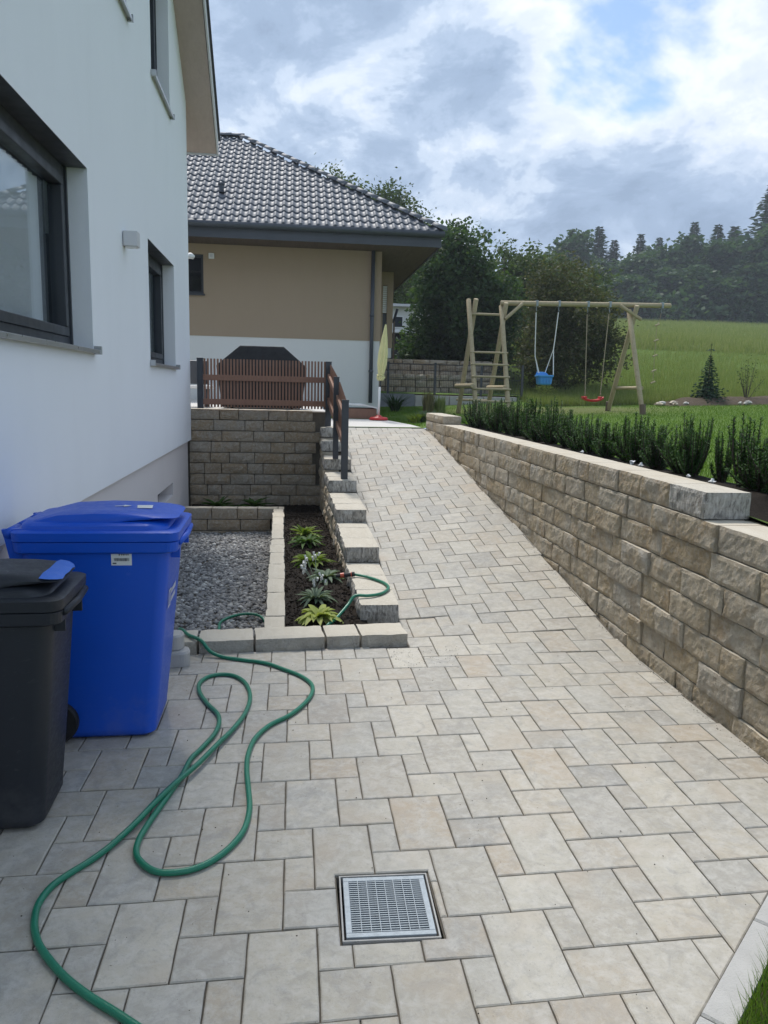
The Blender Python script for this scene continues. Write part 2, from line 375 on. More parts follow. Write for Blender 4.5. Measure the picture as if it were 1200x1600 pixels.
M['lawn'] = ground_grass_mat('lawn_ground', (.090, .160, .032), (.125, .205, .044), (.165, .220, .065), 1.0, True)
M['pale_rock'] = simple('pale_rock', (.50, .48, .44), .9, 0, .2, 8, .5, 40)
def hose_mat():
    b = NB('green_hose'); v = b.tc('Object'); n = b.noise(v, 14, 4); w = b.voro(v, 260)
    c = b.mix(n, (.010, .150, .085), (.016, .215, .125)); c = b.mix(b.maprange(w, .1, .5, .35, 0), c, (.004, .06, .04))
    return b.bsdf(c, .34, 0, b.bump(w, .25, .002), .5)
M['hose'] = hose_mat()
def gravel_mat():
    b = NB('grey_gravel'); geo = b.N.new('ShaderNodeNewGeometry'); r = geo.outputs['Random Per Island']
    c = b.ramp(r, [(0, (.10, .10, .10)), (.3, (.28, .27, .26)), (.6, (.20, .20, .205)), (.85, (.38, .37, .35)), (.95, (.45, .44, .42)), (1, (.65, .64, .61))])
    return b.bsdf(c, .85, 0, b.bump(b.noise(b.tc('Object'), 120, 3), .3, .004), .3)
M['gravel'] = gravel_mat()
M['leaf_dark'] = leaf_mat('leaves_dark', [(.026, .056, .026), (.048, .092, .040), (.085, .135, .056)], .36)
M['leaf_forest'] = leaf_mat('leaves_forest', [(.024, .056, .026), (.044, .090, .040), (.078, .130, .056)], .34)
M['leaf_mid'] = leaf_mat('leaves_mid', [(.038, .064, .022), (.064, .102, .034), (.105, .145, .052)], .34)
M['leaf_light'] = leaf_mat('leaves_light', [(.050, .080, .026), (.085, .125, .040), (.13, .165, .060)], .38)
M['leaf_red'] = leaf_mat('leaves_brownish', [(.050, .066, .030), (.085, .098, .046), (.15, .125, .075)], .36)
M['needle'] = leaf_mat('conifer_needles', [(.016, .042, .026), (.032, .068, .038), (.055, .100, .052)], .22)
M['yew'] = leaf_mat('yew_needles', [(.018, .056, .014), (.042, .105, .026), (.095, .18, .048)], .34)
M['hosta_y'] = leaf_mat('hosta_yellow_leaf', [(.12, .19, .04), (.32, .38, .09), (.56, .56, .22)], .3)
M['hosta_g'] = leaf_mat('hosta_green_leaf', [(.06, .11, .02), (.13, .20, .035), (.27, .33, .07)], .3)
M['plant_silver'] = leaf_mat('grey_green_leaf', [(.06, .095, .06), (.12, .17, .11), (.22, .27, .19)], .25)
M['fern2'] = leaf_mat('dark_leaf', [(.03, .07, .02), (.06, .12, .03), (.11, .18, .05)], .3)
M['fern'] = leaf_mat('fern_leaf', [(.010, .030, .008), (.020, .055, .014), (.035, .08, .02)], .3)
M['petal'] = simple('pale_petals', (.66, .66, .64), .7)
M['grass'] = leaf_mat('grass_blades', [(.060, .125, .020), (.105, .195, .032), (.165, .25, .052)], .4, (1.15, 1.2, .5))
M['meadow'] = leaf_mat('meadow_blades', [(.115, .18, .045), (.20, .26, .075), (.31, .33, .15)], .4, (1.1, 1.1, .6))
M['straw'] = leaf_mat('dry_grass', [(.10, .10, .04), (.18, .16, .08), (.26, .22, .12)], .3)
M['bark'] = wood_mat('bark', (.10, .08, .06), (.05, .04, .03), 3.0, (1, 1, .2), .6)
M['stem'] = simple('green_stem', (.06, .10, .03), .7)

# ------------------------------------------------------------------ terrain functions
def sstep(a, b, x):
    t = min(1.0, max(0.0, (x - a) / (b - a))); return t * t * (3 - 2 * t)
LEFT = [(0, 0), (4.75, 0), (5.14, .010), (6.4, .141), (7.69, .262), (8.95, .405), (10.3, .60), (11.5, .80), (12.7, 1.0), (20, 1.06)]
RIGHT = [(0, 0), (4.4, 0), (4.8, .030), (5.14, .080), (5.7, .150), (6.5, .262), (7.07, .340), (7.57, .402), (8.4, .492), (9.2, .604), (10, .705), (10.9, .82), (11.8, .93), (12.7, 1.0), (20, 1.06)]
def prof(t, y): return float(np.interp(y, [p[0] for p in t], [p[1] for p in t]))
def ramp_z(x, y):
    k = min(1, max(0, (x - .74) / (2.17 - .74)))
    return prof(LEFT, y) * (1 - k) + prof(RIGHT, y) * k
def lawn_z(x, y):
    xc = min(14.0, max(-6.0, x))
    z = 1.085 + .036 * (xc - 3.8) + .012 * (min(y, 22) - 17.0)
    if x < 3.0: z = z + (1.04 - z) * sstep(3.0, 2.3, x) * sstep(17, 12, y)
    near = sstep(1.7, 3.8, y + .10 * max(0, x - 2.5)); z = z * near
    if y > 20.5:
        z += .1235 * (y - 20.5) * sstep(3.5, 9.0, x + .05 * (y - 20)) + .02 * min(y - 20.5, 30) * (1 - sstep(3.5, 9, x))
        z += .25 * noise.noise((x * .06, y * .06, 3.1)) * sstep(24, 50, y)
    return z

# ------------------------------------------------------------------ ground sheets
def build_ground():
    mb = MB(); mb.quad((-120, -60, -.36), (40, -60, -.36), (40, 12.7, -.36), (-120, 12.7, -.36))
    tag(mb.build('ground', M['lawn']), kind='structure')
    xs = [-150, -90, -60, -40, -28, -20, -14, -10, -7, -5, -3.5, -2.5, -1.5, -.5, .4] + [1.0, 1.6, 2.19, 2.41]
    xs += list(np.arange(2.8, 16, .45)) + list(np.arange(16, 40, 1.5)) + list(np.arange(40, 110, 4)) + [120, 150, 200, 300]
    ys = [-60, -30, -12, -5, -2, 0] + list(np.arange(.6, 11, .5)) + [11.1, 11.8, 12.66] + list(np.arange(13.1, 26, .5)) + list(np.arange(26, 60, 1.5)) + list(np.arange(60, 140, 4)) + [150, 180, 240, 320, 420]
    mb = MB(); idx = {}
    for i, x in enumerate(xs):
        for j, y in enumerate(ys):
            idx[i, j] = len(mb.v); mb.v.append((x, y, lawn_z(x, y) - (.03 if x < 2.41 and y < 17 else 0)))
    for i in range(len(xs) - 1):
        for j in range(len(ys) - 1):
            xc, yc = (xs[i] + xs[i + 1]) / 2, (ys[j] + ys[j + 1]) / 2
            if xc < 2.41 and yc < 12.66 and not (yc > 11.1 and xc < .4): continue
            mb.f.append([idx[i, j], idx[i + 1, j], idx[i + 1, j + 1], idx[i, j + 1]]); mb.m.append(0)
    tag(mb.build('lawn_and_meadow', M['lawn'], smooth=True), kind='structure')
build_ground()

# ------------------------------------------------------------------ paving
CURB_A, CURB_B = Vector((-.75, 4.612)), Vector((.74, 4.728))        # front foot of the bed edging
KERB_P, KERB_D = Vector((1.047, 1.66)), Vector((.7305, .683))        # inner line of the lawn kerb
GRATE = (.150, .462, 2.058, 2.384)
def clip_poly(poly, n, c):
    """keep n.p <= c"""
    out = []
    for i in range(len(poly)):
        a, b = poly[i], poly[(i + 1) % len(poly)]
        da, db = n[0] * a[0] + n[1] * a[1] - c, n[0] * b[0] + n[1] * b[1] - c
        if da <= 0: out.append(a)
        if (da < 0 < db) or (db < 0 < da):
            t = da / (da - db); out.append((a[0] + t * (b[0] - a[0]), a[1] + t * (b[1] - a[1])))
    return out
def area(p): return abs(sum(p[i][0] * p[(i + 1) % len(p)][1] - p[(i + 1) % len(p)][0] * p[i][1] for i in range(len(p)))) / 2
def inset(poly, d):
    n = len(poly); out = []
    sg = 1 if sum(poly[i][0] * poly[(i + 1) % n][1] - poly[(i + 1) % n][0] * poly[i][1] for i in range(n)) > 0 else -1
    for i in range(n):
        p0, p1, p2 = Vector(poly[i - 1]), Vector(poly[i]), Vector(poly[(i + 1) % n])
        e1, e2 = (p1 - p0).normalized(), (p2 - p1).normalized()
        n1, n2 = Vector((-e1.y, e1.x)) * sg, Vector((-e2.y, e2.x)) * sg
        b = n1 + n2; k = max(.35, 1 + n1.dot(n2))
        out.append(tuple(p1 + b * (d / k)))
    return out
def prism(mb, poly, h=.055, ch=.004, jit=0.0, rng=None):
    n = len(poly)
    if sum(poly[i][0] * poly[(i + 1) % n][1] - poly[(i + 1) % n][0] * poly[i][1] for i in range(n)) < 0: poly = poly[::-1]
    # split edges and nudge them so that the outline is worn, not ruled
    pp = []
    for i in range(n):
        a, b = Vector(poly[i]), Vector(poly[(i + 1) % n]); L = (b - a).length
        k = max(1, int(L / .05)); e = (b - a) / max(L, 1e-6); nn = Vector((e.y, -e.x))
        for q in range(k):
            p = a + (b - a) * (q / k)
            if rng: p = p + nn * rng.uniform(-jit, jit * .3) + (e * 0)
            pp.append(tuple(p))
    inn = inset(pp, ch) if n <= 8 else pp
    m = len(pp)
    mb.loft([[(x, y, -h) for x, y in pp], [(x, y, -ch * .8) for x, y in pp], [(x, y, 0) for x, y in inn]], cap=False)
    b = len(mb.v) - m; mb.f.append(list(range(b, b + m))); mb.m.append(0)
def rect_minus(P, G):
    """outline polygons of rectangle P with rectangle G cut out"""
    xs = sorted(set([P[0], P[2]] + [g for g in (G[0], G[2]) if P[0] < g < P[2]])); ys = sorted(set([P[1], P[3]] + [g for g in (G[1], G[3]) if P[1] < g < P[3]]))
    edges = set()
    for i in range(len(xs) - 1):
        for j in range(len(ys) - 1):
            mx, my = (xs[i] + xs[i + 1]) / 2, (ys[j] + ys[j + 1]) / 2
            if G[0] < mx < G[2] and G[1] < my < G[3]: continue
            q = [(xs[i], ys[j]), (xs[i + 1], ys[j]), (xs[i + 1], ys[j + 1]), (xs[i], ys[j + 1])]
            for k in range(4):
                e = (q[k], q[(k + 1) % 4])
                if (e[1], e[0]) in edges: edges.remove((e[1], e[0]))
                else: edges.add(e)
    nxt = {a: b for a, b in edges}; out = []
    while nxt:
        p = next(iter(nxt)); loop = [p]; q = nxt.pop(p)
        while q != loop[0]: loop.append(q); q = nxt.pop(q)
        n = len(loop); keep = [loop[i] for i in range(n) if abs((loop[i][0] - loop[i - 1][0]) * (loop[(i + 1) % n][1] - loop[i][1]) - (loop[i][1] - loop[i - 1][1]) * (loop[(i + 1) % n][0] - loop[i][0])) > 1e-9]
        w, h = max(p[0] for p in keep) - min(p[0] for p in keep), max(p[1] for p in keep) - min(p[1] for p in keep)
        if min(w, h) > .014: out.append(keep)
    return out
def build_paving():
    rng = random.Random(5)
    U, Vv, SH = .1035, .1808, .03
    x0, y0 = -.0265, 2.676
    gap = .0021
    kinds = {'big': (0, 0, 2, 2), 'small': (2, 1, 3, 2), 'half': (2, 0, 4, 1)}
    shared = {}
    for k, (a, b, c, d) in kinds.items():
        shared[k] = []
        for q in range(4):
            w, h = (c - a) * U / 2 - gap, (d - b) * Vv / 2 - gap
            mb = MB(); prism(mb, [(-w, -h - SH * w), (w, -h + SH * w), (w, h + SH * w), (-w, h - SH * w)], jit=.0016, rng=rng)
            shared[k].append(mb.mesh('paver', M['paver']))
    cd = (CURB_B - CURB_A).normalized(); cn = (-cd.y, cd.x)                  # outward normal (away from the camera)
    kn = (KERB_D.y, -KERB_D.x)
    items = []
    for i in range(-40, 45):
        for j in range(-40, 45):
            ox, oy = 3 * i + j, i - 2 * j
            for k, (a, b, c, d) in kinds.items():
                ax, bx = x0 + (ox + a) * U, x0 + (ox + c) * U
                if bx < -1.55 or ax > 2.3: continue
                ay, by = y0 + (oy + b) * Vv, y0 + (oy + d) * Vv
                cx, cyy = (ax + bx) / 2, (ay + by) / 2 + SH * (ax + bx) / 2
                if cyy < .75 or cyy > 12.9: continue
                w, h = (bx - ax) / 2 - gap, (by - ay) / 2 - gap
                poly = [(cx - w, cyy - h - SH * w), (cx + w, cyy - h + SH * w), (cx + w, cyy + h + SH * w), (cx - w, cyy + h - SH * w)]
                full = poly
                if cyy > 4.85 and bx < .79: continue
                if cyy > 4.85 and ax < .748: poly = clip_poly(poly, (-1, 0), -.748)
                elif cx < .742 and cyy > 4.55: poly = clip_poly(poly, cn, cn[0] * CURB_A.x + cn[1] * CURB_A.y - .004)
                elif cyy > 4.55 and cx >= .742: poly = clip_poly(poly, (-1, 0), -.748)
                poly = clip_poly(poly, (1, 0), 2.158)
                poly = clip_poly(poly, (-1, 0), 1.30)
                poly = clip_poly(poly, (0, 1), 12.70)
                poly = clip_poly(poly, kn, kn[0] * KERB_P.x + kn[1] * KERB_P.y - .006)
                if len(poly) < 3 or area(poly) < .0018: continue
                polys = [poly]
                g0, g1, h0, h1 = GRATE
                g0 -= .005; g1 += .005; h0 -= .005; h1 += .005
                if max(p[0] for p in poly) > g0 and min(p[0] for p in poly) < g1 and max(p[1] for p in poly) > h0 and min(p[1] for p in poly) < h1:
                    polys = rect_minus((ax + gap, ay + gap + SH * cx, bx - gap, by - gap + SH * cx), (g0, h0, g1, h1))
                whole = len(polys) == 1 and poly is not None and abs(area(polys[0]) - area(full)) < 1e-5
                for p in polys:
                    items.append((cx, cyy, k if whole else None, p))
    # share of the picture falls with the square of the distance
    def vis(it):
        c = (sum(p[0] for p in it[3]) / len(it[3]), sum(p[1] for p in it[3]) / len(it[3]))
        d = math.hypot(c[0], c[1]); inview = 1.0 if (c[1] > 1.55 and c[0] < .02 + .62 * c[1] and c[0] > -.44 * c[1]) else .02
        if c[0] < -.70 and 2.95 < c[1] < 4.7: inview *= .3
        return inview * area(it[3]) * 1.6 / d ** 3
    items.sort(key=vis, reverse=True)
    # sub-base sheet follows the paving
    g0, g1, h0, h1 = GRATE
    ys = sorted([y for y in np.arange(.4, 12.7, .2) if abs(y - h0) > .05 and abs(y - h1) > .05] + [12.70, h0, h1, 4.66]); mb = MB()
    xs = [-1.34, -.3, g0, g1, .60, .74, 1.2, 1.7, 2.2]; n = len(xs)
    for y in ys:
        for x in xs: mb.v.append((x, y, ramp_z(x, y) - .010))
    for a in range(len(ys) - 1):
        for b in range(n - 1):
            if ys[a] > 4.65 and xs[b + 1] < .65: continue
            if abs(xs[b] - g0) < 1e-6 and h0 - 1e-6 <= ys[a] < h1 - 1e-6: continue
            mb.f.append([a * n + b, a * n + b + 1, (a + 1) * n + b + 1, (a + 1) * n + b]); mb.m.append(0)
    pv = tag(mb.build('paved_path', M['sand']), kind='structure')
    rest = MB(); rr = []
    for q, (cx, cyy, k, poly) in enumerate(items):
        c = (sum(p[0] for p in poly) / len(poly), sum(p[1] for p in poly) / len(poly)) if k is None else (cx, cyy)
        e = .05
        gx = (ramp_z(c[0] + e, c[1]) - ramp_z(c[0] - e, c[1])) / (2 * e); gy = (ramp_z(c[0], c[1] + e) - ramp_z(c[0], c[1] - e)) / (2 * e)
        gx += rng.uniform(-.006, .006); gy += rng.uniform(-.006, .006); z = ramp_z(*c) + rng.uniform(-.0012, .0012)
        mt = Matrix(((1, 0, 0, c[0]), (0, 1, 0, c[1]), (gx, gy, 1, z), (0, 0, 0, 1)))
        if q < 299:
            if k: me = rng.choice(shared[k])
            else:
                mb = MB(); prism(mb, [(p[0] - c[0], p[1] - c[1]) for p in poly], jit=.0012, rng=rng); me = mb.mesh('paver', M['paver'])
            o = link('paver', me, pv)
            nrm = Vector((-gx, -gy, 1)).normalized(); o.location = (c[0], c[1], z)
            o.rotation_mode = 'QUATERNION'; o.rotation_quaternion = Vector((0, 0, 1)).rotation_difference(nrm)
        else:
            mb = MB(); prism(mb, [(p[0] - c[0], p[1] - c[1]) for p in poly], jit=.001, rng=rng)
            rest.add([mt @ Vector(p) for p in mb.v], mb.f); rr += [rng.random()] * len(mb.f)
    o = rest.build('paver_field', M['paver'], pv); tag(o, kind='stuff')
    at = o.data.attributes.new('prnd', 'FLOAT', 'FACE'); at.data.foreach_set('value', rr[:len(o.data.polygons)])
    return len(items)
NPAV = build_paving()

def build_grate():
    g0, g1, h0, h1 = GRATE
    root = empty('drain_grate', ((g0 + g1) / 2, (h0 + h1) / 2, 0), R(-1.2), 'square galvanised drain grate set into the paving', 'drain grate')
    w, d = (g1 - g0) / 2 - .006, (h1 - h0) / 2 - .006
    mb = MB(); t = .005
    for a, b in (((-w, -d), (w, -d + t)), ((-w, d - t), (w, d)), ((-w, -d + t), (-w + t, d - t)), ((w - t, -d + t), (w, d - t))):
        mb.box((a[0], a[1], -.04), (b[0], b[1], -.002))
    mb.build('surround', M['concrete'], root)
    MB().quad((-w, -d, -.11), (w, -d, -.11), (w, d, -.11), (-w, d, -.11)).build('shaft_floor', M['dark_room'], root)
    mb = MB(); z0 = -.09
    for a, b in (((-w, -d), (w, -d)), ((w, -d), (w, d)), ((w, d), (-w, d)), ((-w, d), (-w, -d))):
        mb.quad((a[0], a[1], -.11), (b[0], b[1], -.11), (b[0], b[1], -.041), (a[0], a[1], -.041))
    mb.build('shaft_wall', M['dark_room'], root)
    fw, fd = w - .012, d - .014; f = .019
    mb = MB()
    mb.box((-fw, -fd, -.022), (fw, -fd + f, 0)).box((-fw, fd - f, -.022), (fw, fd, 0)).box((-fw, -fd + f, -.022), (-fw + f, fd - f, 0)).box((fw - f, -fd + f, -.022), (fw, fd - f, 0))
    mb.build('frame', M['galv'], root, bevel=.0015)
    me = MB().box((-fw + f, -.0017, -.018), (fw - f, .0017, -.001)).mesh('bar', M['galv'])
    nb = 24
    for k in range(nb): link('bar', me, root, (0, -fd + f + (k + .5) * (2 * (fd - f)) / nb, 0))
    me = MB().box((-.0011, -fd + f, -.0025), (.0011, fd - f, .0006)).mesh('cross_rod', M['galv'])
    for k in range(1, 8): link('cross_rod', me, root, (-fw + f + k * (2 * (fw - f)) / 8, 0, 0))
build_grate()

def build_kerb():
    root = empty('lawn_kerb', (1.047, 1.66, 0), 0, 'pale concrete kerb edging between paving and the corner of grass', 'kerb')
    d = KERB_D; n = Vector((KERB_D.y, -KERB_D.x)); wdt = .085
    t = -.95
    for L in (.5, .5, .5, .5, .55):
        mb = MB(); a = d * (t + .002); b = d * (t + L - .002); p = [a, b, b + n * wdt, a + n * wdt]
        mb.loft([[(q.x, q.y, -.2) for q in p], [(q.x, q.y, .010) for q in p],
                 [tuple(list(p[i] + (p[(i + 2) % 4] - p[i]).normalized() * .007) + [.016]) for i in range(4)]])
        mb.build('kerb_stone', M['concrete'], root); t += L
    # corner of grass beyond the kerb
    k0 = KERB_P + n * wdt; mb = MB()
    a, b = k0 + d * -1.1, k0 + d * 1.62
    rows = []
    for s in np.linspace(0, 1, 12):
        p = a + (b - a) * s
        rows.append([(p.x + (3.1 - p.x) * t2, p.y - .10 * t2 * (3.1 - p.x), .0 + .10 * t2 * t2 + .015 * noise.noise((p.x * 5, p.y * 5 + t2 * 3, 0))) for t2 in np.linspace(0, 1, 10)])
    for r in rows: mb.v += r
    for i in range(11):
        for j in range(9): mb.f.append([i * 10 + j, (i + 1) * 10 + j, (i + 1) * 10 + j + 1, i * 10 + j + 1]); mb.m.append(0)
    tag(mb.build('grass_verge', M['earth'], smooth=True), kind='structure')
build_kerb()

# ------------------------------------------------------------------ rough stone blocks
def rough_block(L, D, H, seed, amp=(.012, .012, .004), rough=(1, 1, 1, 1, .15, 0), seg=None, edge=.008):
    """box L(x) D(y) H(z) centred in x,y with z from 0; rough: weights for -x,+x,-y,+y,top,bottom"""
    nx, ny, nz = seg or (max(2, int(L / .05)), max(2, int(D / .06)), max(2, int(H / .045)))
    mb = MB(); idx = {}
    off = Vector((seed * 3.17 % 50, seed * 7.31 % 50, seed * 1.77 % 50))
    def vert(i, j, k):
        if (i, j, k) in idx: return idx[i, j, k]
        p = Vector((L * (i / nx - .5), D * (j / ny - .5), H * k / nz))
        w = [i == 0, i == nx, j == 0, j == ny, k == nz, k == 0]
        ne = sum(w); q = p.copy(); sdir = [(-1, 0, 0), (1, 0, 0), (0, -1, 0), (0, 1, 0), (0, 0, 1), (0, 0, -1)]
        nn = noise.noise(p * 7 + off) * .9 + noise.noise(p * 17 + off) * .7 + noise.noise(p * 41 + off) * .45
        for t, sd, rw in zip(w, sdir, rough):
            if t and rw:
                ax = 0 if sd[0] else (1 if sd[1] else 2)
                a = amp[ax] * rw
                q += Vector(sd) * a * (nn + (.2 if ne == 1 else -.35))
            elif t and ne > 1: q -= Vector(sd) * edge * .25
        if ne > 1:
            for t, sd in zip(w, sdir):
                if t: q -= Vector(sd) * edge * .5 * (.5 + abs(nn))
        idx[i, j, k] = len(mb.v); mb.v.append(tuple(q)); return idx[i, j, k]
    def face(f): mb.f.append(f); mb.m.append(0)
    for i in range(nx):
        for j in range(ny):
            face([vert(i, j, nz), vert(i + 1, j, nz), vert(i + 1, j + 1, nz), vert(i, j + 1, nz)])
            face([vert(i, j, 0), vert(i, j + 1, 0), vert(i + 1, j + 1, 0), vert(i + 1, j, 0)])
        for k in range(nz):
            face([vert(i, 0, k), vert(i + 1, 0, k), vert(i + 1, 0, k + 1), vert(i, 0, k + 1)])
            face([vert(i + 1, ny, k), vert(i, ny, k), vert(i, ny, k + 1), vert(i + 1, ny, k + 1)])
    for j in range(ny):
        for k in range(nz):
            face([vert(0, j + 1, k), vert(0, j, k), vert(0, j, k + 1), vert(0, j + 1, k + 1)])
            face([vert(nx, j, k), vert(nx, j + 1, k), vert(nx, j + 1, k + 1), vert(nx, j, k + 1)])
    return mb
_sd = [1]
def block(parent, x0, x1, y0, y1, z0, z1, mat='stone', rz=0.0, name='stone', **kw):
    _sd[0] += 1
    mb = rough_block(x1 - x0, y1 - y0, z1 - z0, _sd[0], **kw)
    o = mb.build(name, M[mat], parent, ((x0 + x1) / 2, (y0 + y1) / 2, z0)); o.rotation_euler = (0, 0, rz); return o

def build_right_wall():
    rng = random.Random(11)
    root = empty('retaining_wall', (0, 0, 0), 0, 'long split sandstone retaining wall along the right of the ramp', 'stone wall')
    hC = .15; g = .0014
    tops = [1.14 - hC * k for k in range(9)]
    for c in range(9):
        zt = tops[c]; zb = zt - hC
        yn = 3.80 if c == 0 else (2.86 if c == 1 else (2.62 if c < 4 else 2.60))
        yf = 12.62 if c > 0 else 12.0
        # stop where the paving covers the course
        y = yn
        if c == 0: cuts = [.40, .385, .34, .52, .21, .52, .33, .47, .29]
        elif c == 1: cuts = [.80, .41, .33, .36, .47, .3]
        else: cuts = [rng.uniform(.18, .4)]
        while y < yf - .01:
            L = cuts.pop(0) if cuts else rng.choice([.2, .28, .34, .4, .46, .54]) * rng.uniform(.9, 1.1)
            if yf - (y + L) < .14: L = yf - y
            if zt > ramp_z(2.17, y) - .03 or zt > ramp_z(2.17, y + L) - .03:
                xf = 2.165 + rng.uniform(-.010, .010)
                hz = zb + .002 if c < 8 else -.25
                sm = (2, max(4, int(L / .022)), 7) if y < 7 else (2, max(3, int(L / .05)), 4)
                block(root, xf, 2.425 if c == 0 else 2.44, y + g, y + L - g, max(hz, -.25), zt - .002, 'stone_cap' if (c == 0 and y == yn) else 'stone', rough=(1.1, 0, .75 if y == yn else .12, .12, 0, 0), amp=(.0075, .004, .003), seg=sm, edge=.0025)
            y += L
    # block standing on the far end
    block(root, 2.165, 2.45, 11.17, 11.85, 1.142, 1.262, rough=(1, .3, .6, .3, 0, 0)); block(root, 2.165, 2.45, 11.855, 12.62, 1.142, 1.262, rough=(1, .3, .3, .3, 0, 0))
    block(root, 2.165, 2.45, 12.005, 12.62, .992, 1.138, rough=(1, .3, .3, .3, 0, 0))
    MB().box((2.20, 2.66, -.2), (2.42, 12.6, .97)).build('core', M['sand'], root)
build_right_wall()

XL = lambda y: .462 - .0155 * (y - 5.15)            # left face of the step wall
STEPS = [(5.155, .150), (6.475, .285), (7.70, .418), (8.99, .560), (9.93, .725), (10.50, .915), (10.86, 1.08)]
def build_step_wall():
    rng = random.Random(21)
    root = empty('step_wall', (0, 0, 0), 0, 'stepped sandstone block wall climbing along the left of the ramp', 'stone wall')
    for k, (y, zt) in enumerate(STEPS):
        yn = STEPS[k + 1][0] if k + 1 < len(STEPS) else 11.26
        xr = .742
        # capping blocks of the step: the first one seen from the front, others butt behind it
        yy = y; first = True
        H = .145
        while yy < yn - .01:
            L = min(yn - yy, rng.uniform(.42, .62) if not first else .42)
            if yn - yy - L < .2: L = yn - yy
            if yn < yy + L + .01 and k + 1 < len(STEPS): Lr = L
            else: Lr = L
            xl = XL(yy)
            block(root, xl, xr, yy + .002, yy + Lr - .002, zt - H, zt, 'stone_cap', rough=(1.1, .15, .8 if first else .1, .1, 0, 0), amp=(.013, .010, .003))
            yy += L; first = False
        # courses below, seen from the planting bed
        zt2 = zt - H
        c = 0
        while zt2 > -.12:
            yy = y + (.0 if c == 0 else rng.uniform(-.02, 0)); zb = max(-.25, zt2 - .14)
            while yy < yn - .01:
                L = rng.choice([.3, .38, .46, .55]);
                if yn - yy - L < .2: L = yn - yy
                block(root, XL(yy) - .004 + rng.uniform(-.006, .006), XL(yy) + .2, yy + .003, yy + L - .003, zb + .002, zt2 - .002, rough=(1.2, 0, .3, .1, 0, 0), amp=(.016, .006, .003))
                yy += L
            zt2 -= .14; c += 1
    MB().box((.52, 5.3, -.3), (.735, 11.2, -.01)).box((.50, 6.6, -.01), (.735, 11.2, .13)).box((.50, 7.85, .13), (.735, 11.2, .26)).box((.48, 9.1, .26), (.735, 11.2, .40)).box((.46, 10.55, .4), (.735, 11.2, .75)).build('core', M['sand'], root)
build_step_wall()

def build_back_wall():
    rng = random.Random(31)
    root = empty('stone_wall', (0, 0, 0), 0, 'tall coursed stone wall below the brown slatted fence', 'stone wall')
    h = .152; rows = [[.42, .26, .42, .26, .36], [.34, .43, .26, .73], [.45, .44, .43, .46], [.30, .40, .43, .34, .3], [.29, .26, .35, .42, .4],
                      [.2, .24, .36, .22, .45, .3], [.2, .36, .34, .37, .5], [.24, .2, .4, .3, .35, .3], [.4, .36, .3, .34, .4], [.4, .3, .5, .4]]
    zt = 1.305
    for r in rows:
        x = -1.455; xe = .46 if zt > 1.2 else XL(11.0) + .05
        for L in r:
            L2 = L
            if x + L2 > xe - .1: L2 = xe - x
            if L2 < .05: break
            block(root, x + .002, x + L2 - .002, 11.0 + rng.uniform(-.004, .006), 11.24, zt - h + .002, zt - .001, 'stone_shaded', rough=(.1, .1, 1, 0, 0, 0), amp=(.006, .014, .003))
            x += L2
            if x > xe - .02: break
        zt -= h
    MB().box((-1.6, 11.06, -.35), (.45, 11.22, 1.28)).build('core', M['sand'], root)
build_back_wall()

def build_bed_edging():
    rng = random.Random(41)
    root = empty('bed_edging', (0, 0, 0), 0, 'low pale stone edging framing the gravel pit and planting bed', 'stone edging')
    d = (CURB_B - CURB_A).normalized(); rz = math.atan2(d.y, d.x); n = Vector((-d.y, d.x))
    # front row
    x = 0.0
    for L in (.17, .345, .445, .225, .315):
        c = CURB_A + d * (x + L / 2) + n * .125; _sd[0] += 1
        mb = rough_block(L - .005, .25, .36, _sd[0], rough=(.3, .3, .9, .4, .12, 0), amp=(.006, .012, .012), seg=(max(3, int(L / .045)), 5, 6), edge=.012)
        o = mb.build('stone', M['kerbstone'], root, (c.x, c.y, -.28)); o.rotation_euler = (0, 0, rz); x += L
    # long row between gravel and soil
    y = 4.86
    for L in (.30, .62, .42, .55, .48, .36, .30, .44, .40, .52, .33, .40):
        L = min(L, 9.88 - y)
        if L < .08: break
        xc = -.120 - .0145 * (y + L / 2 - 4.86)
        block(root, xc - .072 + rng.uniform(-.006, .006), xc + .072 + rng.uniform(-.006, .006), y + .002, y + L - .002, -.30, .078 + rng.uniform(-.003, .003), 'kerbstone', R(.8), rough=(.8, .8, .1, .1, .15, 0), amp=(.009, .006, .006), seg=(3, max(3, int(L / .06)), 4))
        y += L
    # back row: three courses under the soil
    for c, cuts in enumerate(([.36, .32, .26, .26, .3], [.3, .42, .38, .3], [.36, .4, .3, .4])):
        x = -1.40
        for L in cuts:
            L = min(L, -.272 - x) if c else min(L, -.118 - x)
            if L < .04: break
            block(root, x + .002, x + L - .002, 9.885, 10.05, .08 - .15 * (c + 1) + .002, .08 - .15 * c - .001, 'stone_shaded', rough=(.1, .1, .9, .2, .1, 0), amp=(.006, .010, .004))
            x += L
build_bed_edging()

